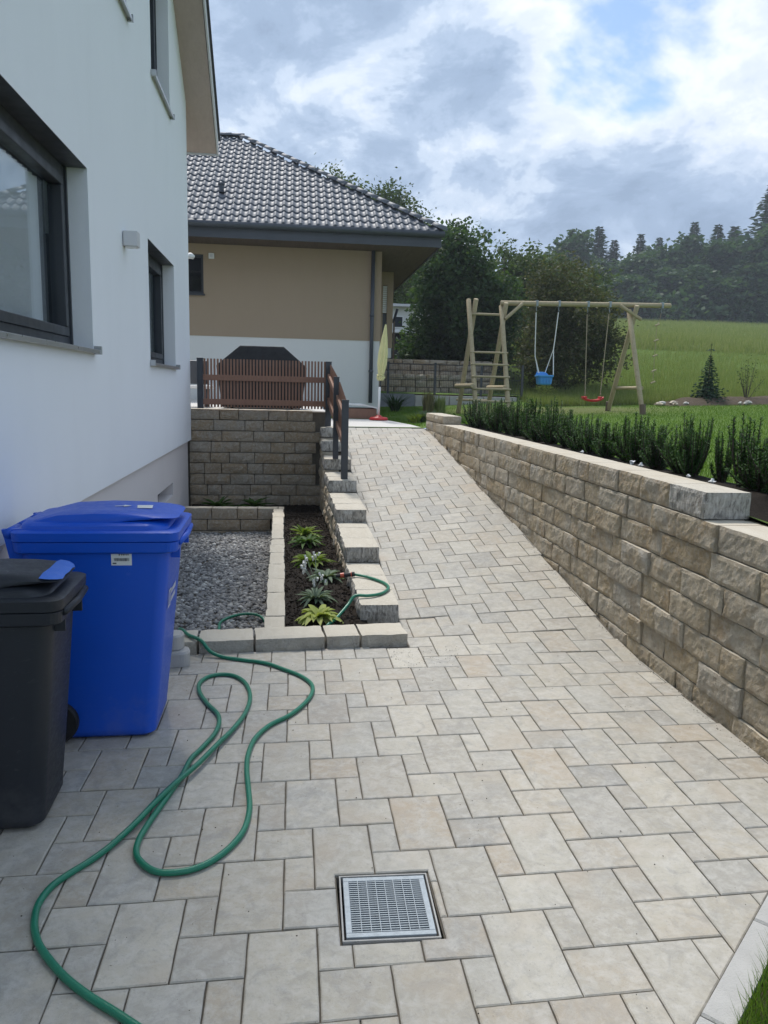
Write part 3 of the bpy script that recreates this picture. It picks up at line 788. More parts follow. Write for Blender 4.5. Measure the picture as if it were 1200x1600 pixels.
def build_beds():
    rng = np.random.default_rng(4)
    # gravel pit
    def sheet(name, xa, xb, ya, yb, zf, mat, nx=14, ny=50):
        mb = MB()
        for j in range(ny + 1):
            y = ya + (yb - ya) * j / ny; a, b = (xa(y) if callable(xa) else xa), (xb(y) if callable(xb) else xb)
            for i in range(nx + 1): x = a + (b - a) * i / nx; mb.v.append((x, y, zf(x, y)))
        for j in range(ny):
            for i in range(nx): q = j * (nx + 1) + i; mb.f.append([q, q + 1, q + nx + 2, q + nx + 1]); mb.m.append(0)
        return tag(mb.build(name, mat, smooth=True), kind='structure')
    gz = lambda x, y: -.245 + .02 * noise.noise((x * 2, y * 2, 0))
    sheet('gravel_bed', -1.42, lambda y: -.19 - .0145 * (y - 4.86), 4.8, 9.9, gz, M['sand'])
    def pebbles(name, n, xa, xb, ya, yb, zf, smin, smax, mat):
        ico = np.array([(0, 0, 1), (.894, 0, .447), (.276, .851, .447), (-.724, .526, .447), (-.724, -.526, .447), (.276, -.851, .447), (.724, .526, -.447), (-.276, .851, -.447), (-.894, 0, -.447), (-.276, -.851, -.447), (.724, -.526, -.447), (0, 0, -1)])
        fc = np.array([(0, 1, 2), (0, 2, 3), (0, 3, 4), (0, 4, 5), (0, 5, 1), (1, 6, 2), (2, 7, 3), (3, 8, 4), (4, 9, 5), (5, 10, 1), (6, 7, 2), (7, 8, 3), (8, 9, 4), (9, 10, 5), (10, 6, 1), (11, 7, 6), (11, 8, 7), (11, 9, 8), (11, 10, 9), (11, 6, 10)])
        V = np.zeros((n, 12, 3)); 
        ys = rng.uniform(ya, yb, n); t = rng.uniform(0, 1, n)
        for i in range(n):
            y = ys[i]; a = xa(y) if callable(xa) else xa; b = xb(y) if callable(xb) else xb
            x = a + (b - a) * t[i]; s = rng.uniform(smin, smax) * rng.choice([.7, 1, 1, 1.3]); sc = s * rng.uniform(.6, 1.15, 3); sc[2] *= .7
            p = ico * sc * rng.uniform(.8, 1.2, (12, 1)); an = rng.uniform(0, 6.28); c_, s_ = math.cos(an), math.sin(an)
            p = p @ np.array([[c_, s_, 0], [-s_, c_, 0], [0, 0, 1]])
            V[i] = p + (x, y, zf(x, y) + rng.uniform(.0, .012))
        me = bpy.data.meshes.new(name); me.vertices.add(n * 12); me.vertices.foreach_set('co', V.astype(np.float32).ravel())
        F = (fc[None] + np.arange(n)[:, None, None] * 12).astype(np.int32).ravel()
        me.loops.add(len(F)); me.loops.foreach_set('vertex_index', F); me.polygons.add(n * 20); me.polygons.foreach_set('loop_start', np.arange(0, len(F), 3, dtype=np.int32))
        me.materials.append(mat); me.update(); me.validate(); return link(name, me)
    tag(pebbles('gravel', 11000, -1.40, lambda y: -.20 - .0145 * (y - 4.86), 4.85, 9.87, gz, .013, .027, M['gravel']), 'loose grey gravel filling the sunken pit', 'gravel', kind='stuff')
    sz = lambda x, y: .035 - .017 * max(0, y - 6) + .02 * noise.noise((x * 4, y * 4, 2)) + .008 * noise.noise((x * 17, y * 17, 5))
    sheet('soil_bed', lambda y: -.06 - .0145 * (y - 4.86), lambda y: XL(y) + .05, 4.85, 11.02, sz, M['soil'], 16, 90)
    sheet('soil_strip', -1.42, -.12, 10.03, 11.02, sz, M['soil'], 20, 14)
    fl = lambda x, y: ramp_z(x, y) + .0005
    def crumbs(n, xa, xb, ya, yb, nm, lab): tag(pebbles(nm, n, xa, xb, ya, yb, fl, .0010, .0028, M['clod']), lab, 'soil crumbs', kind='stuff')
    crumbs(150, .60, 1.05, 4.28, 4.70, 'spilled_soil', 'dark soil crumbs spilled on the paving at the corner of the edging')
    crumbs(260, -1.1, 2.1, 1.6, 4.6, 'paving_grit', 'fine dark grit scattered thinly over the paving')
    crumbs(500, 2.10, 2.155, 2.8, 8.5, 'wall_grit', 'soil crumbs gathered along the foot of the right wall')
    tag(pebbles('soil_clods', 4200, lambda y: -.05 - .0145 * (y - 4.86), lambda y: XL(y), 4.9, 11.0, sz, .004, .012, M['clod']), 'dark crumbly soil lumps in the planting bed', 'soil', kind='stuff')
build_beds()

# ------------------------------------------------------------------ white house on the left
HA = empty('white_house', (-1.425, 11.0, 0), R(.5), 'white rendered house with anthracite windows close on the left', 'house')
def roof_a(s): return 5.27 - .72 * s if s > -6.2 else 5.27 + .72 * 6.2 - .72 * (-6.2 - s)
def build_house_a():
    wins = [(-8.35, -5.39, 1.86, 3.04), (-3.125, -1.40, 1.84, 3.005), (-2.70, -1.48, 4.63, 5.95), (-5.95, -3.87, 4.63, 5.95)]
    ss = sorted(set([-13, 0, -6.2, -12.4] + [w[0] for w in wins] + [w[1] for w in wins])); zs = sorted(set([.87, 4.0, 9.9] + [w[2] for w in wins] + [w[3] for w in wins]))
    mb = MB()
    for i in range(len(ss) - 1):
        for j in range(len(zs) - 1):
            a, b, c, d = ss[i], ss[i + 1], zs[j], zs[j + 1]
            if any(w[0] <= (a + b) / 2 <= w[1] and w[2] <= (c + d) / 2 <= w[3] for w in wins): continue
            ra, rb = roof_a(a) - .0, roof_a(b) - .0
            if c >= max(ra, rb): continue
            p = [(0, a, min(c, ra)), (0, b, min(c, rb)), (0, b, min(d, rb)), (0, a, min(d, ra))]
            mb.add(p, [(0, 1, 2, 3)])
    T = .185
    for (a, b, c, d) in wins:       # reveals
        mb.quad((0, b, c), (-T, b, c), (-T, b, d), (0, b, d)); mb.quad((-T, a, c), (0, a, c), (0, a, d), (-T, a, d))
        mb.quad((0, a, c), (-T, a, c), (-T, b, c), (0, b, c))
    mb.quad((0, 0, .87), (-10, 0, .87), (-10, 0, 5.27), (0, 0, 5.27))                      # far gable return
    mb.quad((-10, -13, .87), (0, -13, .87), (0, -13, 4.9), (-10, -13, 4.9))
    mb.quad((-10, 0, .87), (-10, -13, .87), (-10, -13, 5), (-10, 0, 5))
    mb.quad((0, 0, .87), (0, -13, .87), (-.045, -13, .87), (-.045, 0, .87)); mb.quad((0, 0, .87), (-.045, 0, .87), (-10, -.045, .87), (-10, 0, .87))
    mb.build('wall', M['white_render'], HA)
    vs, ve, vz0, vz1 = -2.62, -1.50, .30, .455
    mb = MB(); xp = -.045
    for a, b, c, d in ((-13, vs, -.35, .868), (ve, -.045, -.35, .868), (vs, ve, -.35, vz0), (vs, ve, vz1, .868)): mb.quad((xp, a, c), (xp, b, c), (xp, b, d), (xp, a, d))
    mb.quad((xp, vs, vz1), (xp, ve, vz1), (xp - .16, ve, vz1), (xp - .16, vs, vz1)); mb.quad((xp, ve, vz0), (xp - .16, ve, vz0), (xp - .16, ve, vz1), (xp, ve, vz1))
    mb.quad((xp, vs, vz0), (xp, ve, vz0), (xp - .16, ve, vz0), (xp - .16, vs, vz0))
    mb.quad((xp, -.045, -.35), (-10, -.045, -.35), (-10, -.045, .868), (xp, -.045, .868))
    mb.build('plinth', M['plinth'], HA)
    MB().box((xp - .2, vs, vz0), (xp - .16, ve, vz1)).build('cellar_window', M['anthracite'], HA)
    for (a, b, c, d) in wins:
        w = empty('window', (0, 0, 0)); w.parent = HA
        w.empty_display_size = .01
        f = .075
        fr = MB(); x0, x1 = -T, -T + .07
        for p, q in (((a, c), (b, c + f)), ((a, d - f), (b, d)), ((a, c + f), (a + f, d - f)), ((b - f, c + f), (b, d - f))): fr.box((x0 - .05, p[0], p[1]), (x1 - .03, q[0], q[1]))
        mull = [a + (b - a) * t for t in ((.5,) if b - a > 2.2 else ())]
        fr.build('frame', M['anthracite'], w, bevel=.004)
        cells = [a + f] + mull + [b - f]
        for k in range(len(cells) - 1):
            s0, s1 = cells[k], cells[k + 1]; g = .062
            sa = MB()
            for p, q in (((s0, c + f), (s1, c + f + g)), ((s0, d - f - g), (s1, d - f)), ((s0, c + f + g), (s0 + g, d - f - g)), ((s1 - g, c + f + g), (s1, d - f - g))): sa.box((x0 - .04, p[0] + .002, p[1] + .002), (x1 - .018, q[0] - .002, q[1] - .002))
            sa.build('sash', M['anthracite'], w, bevel=.005)
            MB().box((x0 - .012, s0 + g - .01, c + f + g - .01), (x0 - .004, s1 - g + .01, d - f - g + .01)).build('pane', M['glass'], w)
        # drawn pleated curtain and dark room behind
        cu = MB(); n = int((b - a - .30) / .045); pts = []
        s0 = a + .05; 
        for k in range(n): pts.append((x0 - .05 - (.018 if k % 2 else 0), s0 + k * .045))
        for k in range(n - 1): cu.quad((pts[k][0], pts[k][1], c + .05), (pts[k + 1][0], pts[k + 1][1], c + .05), (pts[k + 1][0], pts[k + 1][1], d - .14), (pts[k][0], pts[k][1], d - .14))
        cu.build('curtain', M['curtain'], w, smooth=True)
        MB().box((x0 - 1.2, a, c), (x0 - 1.15, b, d)).quad((x0 - 1.15, a, c), (x0 - .1, a, c), (x0 - .1, a, d), (x0 - 1.15, a, d)).quad((x0 - 1.15, b, c), (x0 - .1, b, c), (x0 - .1, b, d), (x0 - 1.15, b, d)).quad((x0 - 1.15, a, c), (x0 - 1.15, b, c), (x0 - .1, b, c), (x0 - .1, a, c)).quad((x0 - 1.15, a, d), (x0 - 1.15, b, d), (x0 - .1, b, d), (x0 - .1, a, d)).build('room_lining', M['dark_room'], w)
        MB().box((-T - .06, a, d), (-.004, b, d + .03)).build('head_lining', M['anthracite'], w)
        MB().box((-T + .03, b - .028, c + .02), (-T + .055, b - .002, d)).build('guide_rail', M['anthracite'], w)
        e = .028
        sl_ = MB(); sl_.loft([[(-T + .02, a - e, c + .012), (.045, a - e, c - .004), (.045, a - e, c - .032), (.035, a - e, c - .032), (.035, a - e, c - .014), (-T + .02, a - e, c - .004)],
                              [(-T + .02, b + e, c + .012), (.045, b + e, c - .004), (.045, b + e, c - .032), (.035, b + e, c - .032), (.035, b + e, c - .014), (-T + .02, b + e, c - .004)]])
        sl_.box((0.002, b + e - .02, c - .034), (.052, b + e + .004, c + .022)).box((.002, a - e - .004, c - .034), (.052, a - e + .02, c + .022))
        sl_.build('sill', M['sillmetal'], w, bevel=.002)
    # roof: the slope falls away from the camera; verge over the wall, eaves past the corner
    ov, ev, th = .345, .62, .20
    def slab(name, x0, x1, dz0, dz1, m, s0=-6.2, s1=ev):
        mb = MB(); secs = []
        for s in (s0, s1): secs.append([(x0, s, roof_a(s) + dz0), (x1, s, roof_a(s) + dz0), (x1, s, roof_a(s) + dz1), (x0, s, roof_a(s) + dz1)])
        mb.loft(secs); return mb
    r = slab('', -10.4, ov - .012, 0.004, .05, 0).build('roof', M['soffit'], HA)
    slab('', -10.4, ov - .006, .052, .22, 0, s1=ev - .02).build('roof_deck', M['fascia'], r)
    slab('', ov - .004, ov + .016, -.012, .20, 0).build('verge_board', M['lamp_grey'], r)
    slab('', ov - .012, ov + .045, .20, .245, 0, s1=ev + .03).build('verge_trim', M['anthracite'], r)
    mb = MB(); z = roof_a(ev); mb.box((-10.4, ev + .002, z - .02), (ov + .016, ev + .022, z + .2)); mb.build('eaves_board', M['lamp_grey'], r)
    mb = MB(); secs = []
    for s in (-6.2, -13.4): secs.append([(-10.4, s, roof_a(s) + .0), (ov, s, roof_a(s) + .0), (ov, s, roof_a(s) + .22), (-10.4, s, roof_a(s) + .22)])
    mb.loft(secs).build('rear_slope', M['fascia'], r)
    mb = MB()        # gutter past the eaves
    mb.tube([(-10.4, ev + .09, z + .08), (ov - .01, ev + .09, z + .08)], .062, 10).build('gutter', M['anthracite'], r, smooth=True)
build_house_a()
o = empty('wall_lamp', (-1.425, 11.0, 0), R(.5), 'small grey cube lamp fixed to the white house wall', 'lamp')
MB().box((.006, -4.31, 2.735), (.118, -4.19, 2.852)).build('housing', M['lamp_grey'], o, bevel=.004)
MB().box((.02, -4.295, 2.728), (.104, -4.205, 2.734)).build('lens', M['white'], o)
MB().box((0, -4.28, 2.74), (.005, -4.2, 2.83)).build('wall_plate', M['anthracite'], o)

# ------------------------------------------------------------------ tan house behind
HB = empty('tan_house', (0, 18.0, 0), 0, 'tan and white house with a glossy dark tiled hip roof', 'house')
def build_house_b():
    xr = 1.965
    mb = MB(); wx0, wx1, wz0, wz1 = -3.3, -2.01, 3.62, 4.475
    for a, b, c, d in ((-10, wx0, 2.712, 4.75), (wx1, xr, 2.712, 4.75), (wx0, wx1, 2.712, wz0), (wx0, wx1, wz1, 4.75)): mb.quad((a, 0, c), (b, 0, c), (b, 0, d), (a, 0, d))
    for p, q in (((wx1, wz0), (wx1, wz1)), ((wx0, wz0), (wx0, wz1))): mb.quad((p[0], 0, p[1]), (p[0], .12, p[1]), (q[0], .12, q[1]), (q[0], 0, q[1]))
    mb.quad((wx0, 0, wz1), (wx1, 0, wz1), (wx1, .12, wz1), (wx0, .12, wz1))
    mb.quad((xr, 0, 2.712), (xr, 9, 2.712), (xr, 9, 4.75), (xr, 0, 4.75)); mb.quad((-10, 9, 1), (-10, 0, 1), (-10, 0, 4.75), (-10, 9, 4.75))
    mb.build('wall', M['tan_render'], HB)
    b = MB(); b.quad((-10, .012, .6), (xr - .012, .012, .6), (xr - .012, .012, 2.712), (-10, .012, 2.712)); b.quad((xr - .012, .012, .6), (xr - .012, 9, .6), (xr - .012, 9, 2.712), (xr - .012, .012, 2.712))
    b.quad((-10, 0, 2.712), (xr, 0, 2.712), (xr, .012, 2.712), (-10, .012, 2.712)); b.build('base_wall', M['base_render'], HB)
    w = MB(); w.box((wx0, .1, wz0), (wx1, .15, wz0 + .06)).box((wx0, .1, wz1 - .06), (wx1, .15, wz1)).box((wx1 - .06, .1, wz0 + .06), (wx1, .15, wz1 - .06)).box((wx0, .1, wz0 + .06), (wx0 + .06, .15, wz1 - .06))
    wo = w.build('window', M['anthracite'], HB)
    MB().box((wx0 + .06, .12, wz0 + .06), (wx1 - .06, .125, wz1 - .06)).build('pane', M['glass'], wo); MB().quad((wx0, .5, wz0), (wx1, .5, wz0), (wx1, .5, wz1), (wx0, .5, wz1)).build('room_lining', M['dark_room'], wo)
    MB().box((wx0 - .03, -.05, wz0 - .035), (wx1 + .03, .1, wz0 - .002)).build('sill', M['anthracite'], wo)
    # bay towards the back
    by = 3.0; bx0, bx1 = xr, 2.615
    mb = MB(); mb.quad((bx0, by, 2.72), (2.34, by, 2.72), (2.34, by, 4.72), (bx0, by, 4.72)); mb.quad((2.45, by, 2.72), (bx1, by, 2.72), (bx1, by, 4.72), (2.45, by, 4.72)); mb.quad((2.34, by, 2.72), (2.45, by, 2.72), (2.45, by, 3.0), (2.34, by, 3.0)); mb.quad((2.34, by, 4.35), (2.45, by, 4.35), (2.45, by, 4.72), (2.34, by, 4.72))
    mb.quad((bx1, by, 2.72), (bx1, 6, 2.72), (bx1, 6, 4.72), (bx1, by, 4.72))
    bay = mb.build('bay', M['tan_render'], HB)
    MB().box((bx0, by + .01, 2.46), (bx1 - .02, 6, 2.718)).build('bay_base', M['base_render'], bay)
    MB().box((2.33, by + .06, 3.0), (2.46, by + .08, 3.62)).build('bay_window', M['anthracite'], bay)
    sl_ = MB().box((2.34, by + .02, 0), (2.45, by + .035, .042)).mesh('shutter_slat', M['white'])
    for k in range(13): link('shutter_slat', sl_, bay, (0, 0, 3.64 + k * .054))
    # eaves box
    ex, ey, ez0, ez1 = 3.135, -1.0, 4.665, 4.955
    mb = MB(); mb.box((-10.4, ey, ez0), (ex, ey + .03, ez1)).box((ex - .03, ey + .03, ez0), (ex, 10, ez1)); mb.build('fascia', M['fascia'], HB)
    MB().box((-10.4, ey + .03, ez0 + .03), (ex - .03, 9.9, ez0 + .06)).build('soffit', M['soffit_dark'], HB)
    MB().tube([(-10.4, ey - .07, ez1 - .03), (ex + .05, ey - .07, ez1 - .03)], .07, 10).build('gutter', M['fascia'], HB, smooth=True)
    mb = MB(); mb.tube([(1.76, -.07, ez0 + .03), (1.755, -.07, 1.3)], .045, 10)
    for z in (3.25, 2.0): mb.tube([(1.756, -.07, z), (1.756, -.07, z + .05)], .055, 10)
    mb.build('downpipe', M['fascia'], HB, smooth=True)
    # roof
    sl2 = .65; E = Vector((3.19, -1.08, 4.975)); t = 4.60; Rr = Vector((E.x - t, E.y + t, E.z + t * sl2))
    rf = MB(); rf.add([(-11, E.y, E.z - .05), (E.x, E.y, E.z - .05), (Rr.x, Rr.y, Rr.z - .05), (-11, Rr.y, Rr.z - .05)], [(0, 1, 2, 3)])
    rf.add([(E.x, E.y, E.z - .05), (E.x, E.y + 2 * t, E.z - .05), (Rr.x, Rr.y, Rr.z - .05)], [(0, 1, 2)])
    rf.add([(E.x, E.y + 2 * t, E.z - .05), (-11, E.y + 2 * t, E.z - .05), (-11, Rr.y, Rr.z - .05), (Rr.x, Rr.y, Rr.z - .05)], [(0, 1, 2, 3)])
    roof = rf.build('roof', M['fascia'], HB)
    W, Lr = .180, .325; ang = math.atan(sl2); prof_ = []
    nseg = 9
    for k in range(nseg + 1):
        u = k / nseg
        z = -.010 + .028 * max(0, math.sin(min(1, u / .48) * math.pi)) if u < .48 else -.012 - .012 * math.sin((u - .48) / .52 * math.pi)
        prof_.append((u * W * 1.03, z))
    tl = MB(); Lt = Lr * 1.12
    secs = [[(x, .006, z - .03) for x, z in prof_], [(x, -.004, z + .024) for x, z in prof_], [(x, .012, z + .032) for x, z in prof_], [(x, Lt, z + .0) for x, z in prof_]]
    for i in range(3): 
        pass
    tl.loft(secs, cap=False, closed=False)
    tmesh = tl.mesh('roof_tile', M['tile'], smooth=True)
    rot = Matrix.Rotation(ang, 4, 'X'); cnt = 0; rest = MB(); rng = random.Random(3)
    rows = int((Rr - E).yz.length / Lr) + 1
    for r in range(rows):
        s = r * Lr; y = E.y + s * math.cos(ang); z = E.z + s * math.sin(ang); xh = E.x - (s + Lr * .3) * math.cos(ang)
        n0 = int((xh + 4.6) / W)
        for c in range(n0, -1, -1):
            x = -4.6 + c * W
            if x + W > xh + .06 or x < -4.7: continue
            if z > Rr.z - .05: continue
            vis_ = x > -2.55 - .06 * r
            if vis_ and cnt < 299:
                o = link('roof_tile', tmesh, roof, (x + rng.uniform(-.003, .003), y, z + rng.uniform(-.002, .002))); o.rotation_euler = (ang + rng.uniform(-.006, .006), 0, rng.uniform(-.006, .006)); cnt += 1
            else:
                mt = Matrix.Translation((x, y, z + rng.uniform(-.002, .002))) @ rot; rest.add([mt @ Vector(p) for p in tl.v], tl.f)
    o = rest.build('roof_tile_field', M['tile'], roof, smooth=True); tag(o, kind='stuff')
    # hip and ridge caps
    cap = MB(); secs = []
    for q, (yy, rr) in enumerate(((0, .105), (.36, .085))): secs.append([(rr * math.cos(R(a)), yy, rr * .8 * math.sin(R(a)) - .02) for a in range(0, 181, 30)])
    cap.loft(secs, cap=True, closed=False); cm = cap.mesh('ridge_cap', M['tile'], smooth=True)
    hv = (Rr - E); n = int(hv.length / .33)
    for k in range(n):
        p = E + hv * (k / n); o = link('ridge_cap', cm, roof, (p.x, p.y, p.z + .055)); o.rotation_mode = 'QUATERNION'; o.rotation_quaternion = hv.to_track_quat('Y', 'Z')
    for k in range(12):
        o = link('ridge_cap', cm, roof, (Rr.x - k * .33 + .1, Rr.y, Rr.z + .055)); o.rotation_euler = (0, 0, R(90))
    v = MB(); v.box((-.06, -.05, 0), (.06, .12, .02)).tube([(0, .02, .0), (0, .02, .16)], .055, 10).tube([(0, .02, .16), (0, .02, .2)], .075, 10)
    s = 1.55; v.build('vent_pipe', M['fascia'], roof, (-1.62, E.y + s * math.cos(ang), E.z + s * math.sin(ang) + .02))
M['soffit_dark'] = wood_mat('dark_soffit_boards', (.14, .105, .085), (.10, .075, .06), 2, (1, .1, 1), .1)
build_house_b()
o = empty('wall_sensor', (-1.83, 17.985, 4.44), 0, 'small white sensor box on the tan wall by the window', 'sensor')
MB().box((-.06, -.03, -.06), (.06, .013, .06)).build('housing', M['white'], o, bevel=.006); MB().box((-.03, -.036, -.03), (.03, -.031, .03)).build('lens', M['lamp_grey'], o)
o = empty('security_camera', (-1.43, 11.06, 3.35), 0, 'small white security camera at the corner of the white house', 'camera')
MB().tube([(-.05, 0, 0), (.035, -.02, .0), (.07, -.03, -.02)], [.035, .04, .03], 10).build('body', M['white'], o, smooth=True); MB().box((-.06, .0, -.02), (-.03, .06, .05)).build('bracket', M['white'], o)

# ------------------------------------------------------------------ terrace, slatted fence, covered grill, parasol
def build_terrace():
    mb = MB(); mb.add([(.30, 12.70, 1.0), (2.16, 12.70, 1.0), (2.05, 13.5, 1.02), (1.72, 14.9, 1.045), (.30, 14.9, 1.045)], [(0, 1, 2, 3, 4)])
    mb.add([(2.16, 12.70, 1.0), (2.16, 12.70, .8), (2.05, 13.5, .8), (2.05, 13.5, 1.02)], [(0, 1, 2, 3)]); mb.add([(2.05, 13.5, 1.02), (2.05, 13.5, .8), (1.72, 14.9, .8), (1.72, 14.9, 1.045)], [(0, 1, 2, 3)])
    tag(mb.build('terrace', M['terrace']), kind='structure')
    mb = MB(); mb.quad((-4, 11.2, 1.29), (.46, 11.2, 1.29), (.46, 17.9, 1.30), (-4, 17.9, 1.30)); mb.quad((.46, 11.2, -.36), (.46, 17.9, -.36), (.46, 17.9, 1.3), (.46, 11.2, 1.29)); mb.quad((-4, 11.21, -.36), (.46, 11.21, -.36), (.46, 11.21, 1.289), (-4, 11.21, 1.289))
    tag(mb.build('upper_terrace', M['terrace']), kind='structure')
build_terrace()

def build_fence():
    root = empty('slatted_fence', (0, 11.0, 1.31), 0, 'brown slatted railing with dark metal posts above the stone wall', 'fence')
    Z = 1.31
    def post(x, y, z0, z1, w=.08):
        mb = MB(); mb.box((x - w / 2, y - w / 2, z0), (x + w / 2, y + w / 2, z1)); mb.box((x - w / 2 - .003, y - w / 2 - .003, z1), (x + w / 2 + .003, y + w / 2 + .003, z1 + .012))
        mb.build('post', M['anthracite'], root, (0, -11.0, -Z), bevel=.003)
    post(-1.285, 10.95, 1.31, 1.985); post(.478, 10.95, 1.09, 1.98); post(.535, 9.93, .727, 1.76, .07); post(.600, 9.14, .562, 1.485)
    sm = MB().box((-.0125, -.009, 0), (.0125, .009, .66)).mesh('slat', M['fence_brown'])
    n = 38
    for k in range(n): link('slat', sm, root, (-1.225 + k * (.425 + 1.225) / (n - 1), -.045, .02))
    for z in (.055, .385): MB().box((-1.245, -.085, z), (.44, -.056, z + .078)).build('rail', M['fence_brown'], root, bevel=.003)
    # sloping run beside the ramp
    def pt(y):
        k = (y - 9.14) / (10.95 - 9.14); return .600 + (.478 - .600) * k
    def zt(y): return float(np.interp(y, [9.14, 9.93, 10.95], [1.455, 1.73, 1.96]))
    def zb(y): return float(np.interp(y, [9.14, 9.93, 10.95], [.80, 1.05, 1.33]))
    y = 9.20
    while y < 10.90:
        if abs(y - 9.93) > .045:
            mb = MB(); x = pt(y); mb.box((x + .012, y - .0125, zb(y)), (x + .030, y + .0125, zt(y))); mb.build('slat', M['fence_brown'], root, (0, -11.0, -Z))
        y += .0445
    for a, b in ((9.16, 9.93), (9.93, 10.93)):
        for h in (.10, .43):
            mb = MB(); secs = []
            for y in (a, b): x = pt(y); z = zb(y) + h; secs.append([(x - .018, y, z), (x + .010, y, z), (x + .010, y, z + .075), (x - .018, y, z + .075)])
            mb.loft(secs).build('rail', M['fence_brown'], root, (0, -11.0, -Z))
build_fence()

def build_grill():
    root = empty('covered_grill', (-.48, 12.05, 1.29), 0, 'large black cloth covered grill behind the slatted fence', 'grill cover')
    def sec(w, d, z, cx=0): return [(cx - w / 2, -d / 2, z), (cx - w / 4, -d / 2 - .012, z), (cx, -d / 2 + .006, z), (cx + w / 4, -d / 2 - .010, z), (cx + w / 2, -d / 2, z), (cx + w / 2 + .01, 0, z), (cx + w / 2, d / 2, z), (cx, d / 2, z), (cx - w / 2, d / 2, z), (cx - w / 2 - .01, 0, z)]
    mb = MB(); mb.loft([sec(1.16, .62, .02), sec(1.22, .66, .22), sec(1.30, .66, .52), sec(1.325, .66, .635), sec(.655, .44, .925), sec(.64, .42, .93)])
    o = mb.build('cover', M['cover'], root, smooth=False, bevel=.012)
    for x in (-.45, .45):
        MB().tube([(x - .02, -.2, .03), (x + .02, -.2, .03)], .03, 12).build('castor', M['rubber'], root)
    MB().box((-.02, -.345, .25), (.02, -.335, .5)).build('strap', M['rubber'], root)
build_grill()

o = empty('garden_bench', (-1.62, 12.1, 1.29), 0, 'dark garden bench with a white band beside the house corner', 'bench')
MB().box((-.4, -.03, .35), (.31, .0, .70)).build('backrest', M['anthracite'], o, bevel=.01); MB().box((-.4, -.0, .28), (.36, .35, .33)).build('seat', M['white'], o, bevel=.01)
for x in (-.35, .27): MB().box((x, .02, 0), (x + .04, .3, .28)).build('leg', M['anthracite'], o)

def build_parasol():
    root = empty('closed_parasol', (1.60, 14.65, 1.045), 0, 'closed pale yellow striped parasol on a red foot', 'parasol')
    mb = MB(); secs = []
    for r, z in ((.175, 0), (.185, .02), (.16, .05), (.06, .065), (.045, .09)): secs.append([(r * math.cos(2 * math.pi * k / 20), r * math.sin(2 * math.pi * k / 20), z) for k in range(20)])
    mb.loft(secs).build('foot', M['red_seat'], root, smooth=True)
    MB().tube([(0, 0, .07), (.01, 0, .62)], .021, 10).build('pole', M['white'], root, smooth=True)
    MB().tube([(.01, 0, .55), (.05, 0, 1.0)], .013, 8).build('inner_pole', M['anthracite'], root, smooth=True)
    mb = MB(); secs = []
    for k, (z, r) in enumerate(((.74, .045), (.80, .075), (.84, .045), (.90, .06), (1.05, .08), (1.25, .078), (1.5, .05), (1.68, .026), (1.78, .012))):
        cx = .02 + .075 * (z - .74); secs.append([(cx + r * (1 + .22 * (-1) ** q) * math.cos(2 * math.pi * q / 16 + .3 * z), r * (1 + .22 * (-1) ** q) * math.sin(2 * math.pi * q / 16 + .3 * z), z) for q in range(16)])
    mb.loft(secs).build('canopy', M['parasol'], root)
    MB().tube([(.10, 0, 1.77), (.105, 0, 1.82)], .012, 8).build('tip', M['anthracite'], root)
    mb = MB(); mb.tube([(.02 + .062 * math.cos(a), .062 * math.sin(a), .84 + .01 * math.sin(3 * a)) for a in np.linspace(0, 6.28, 17)], .012, 6); mb.build('tie', M['parasol'], root)
build_parasol()
def build_tub():
    root = empty('low_box', (1.18, 15.4, 1.045), 0, 'low dark brown box with a white lid at the end of the terrace', 'sandbox')
    MB().box((-.42, -.4, 0), (.42, .4, .20)).build('body', M['fence_brown'], root, bevel=.01)
    mb = MB(); secs = []
    for x, z in ((-.46, .215), (-.2, .275), (.2, .265), (.46, .205)): secs.append([(x, -.44, z - .012), (x, .44, z - .012), (x, .44, z + .012), (x, -.44, z + .012)])
    mb.loft(secs).build('lid', M['white'], root)
build_tub()

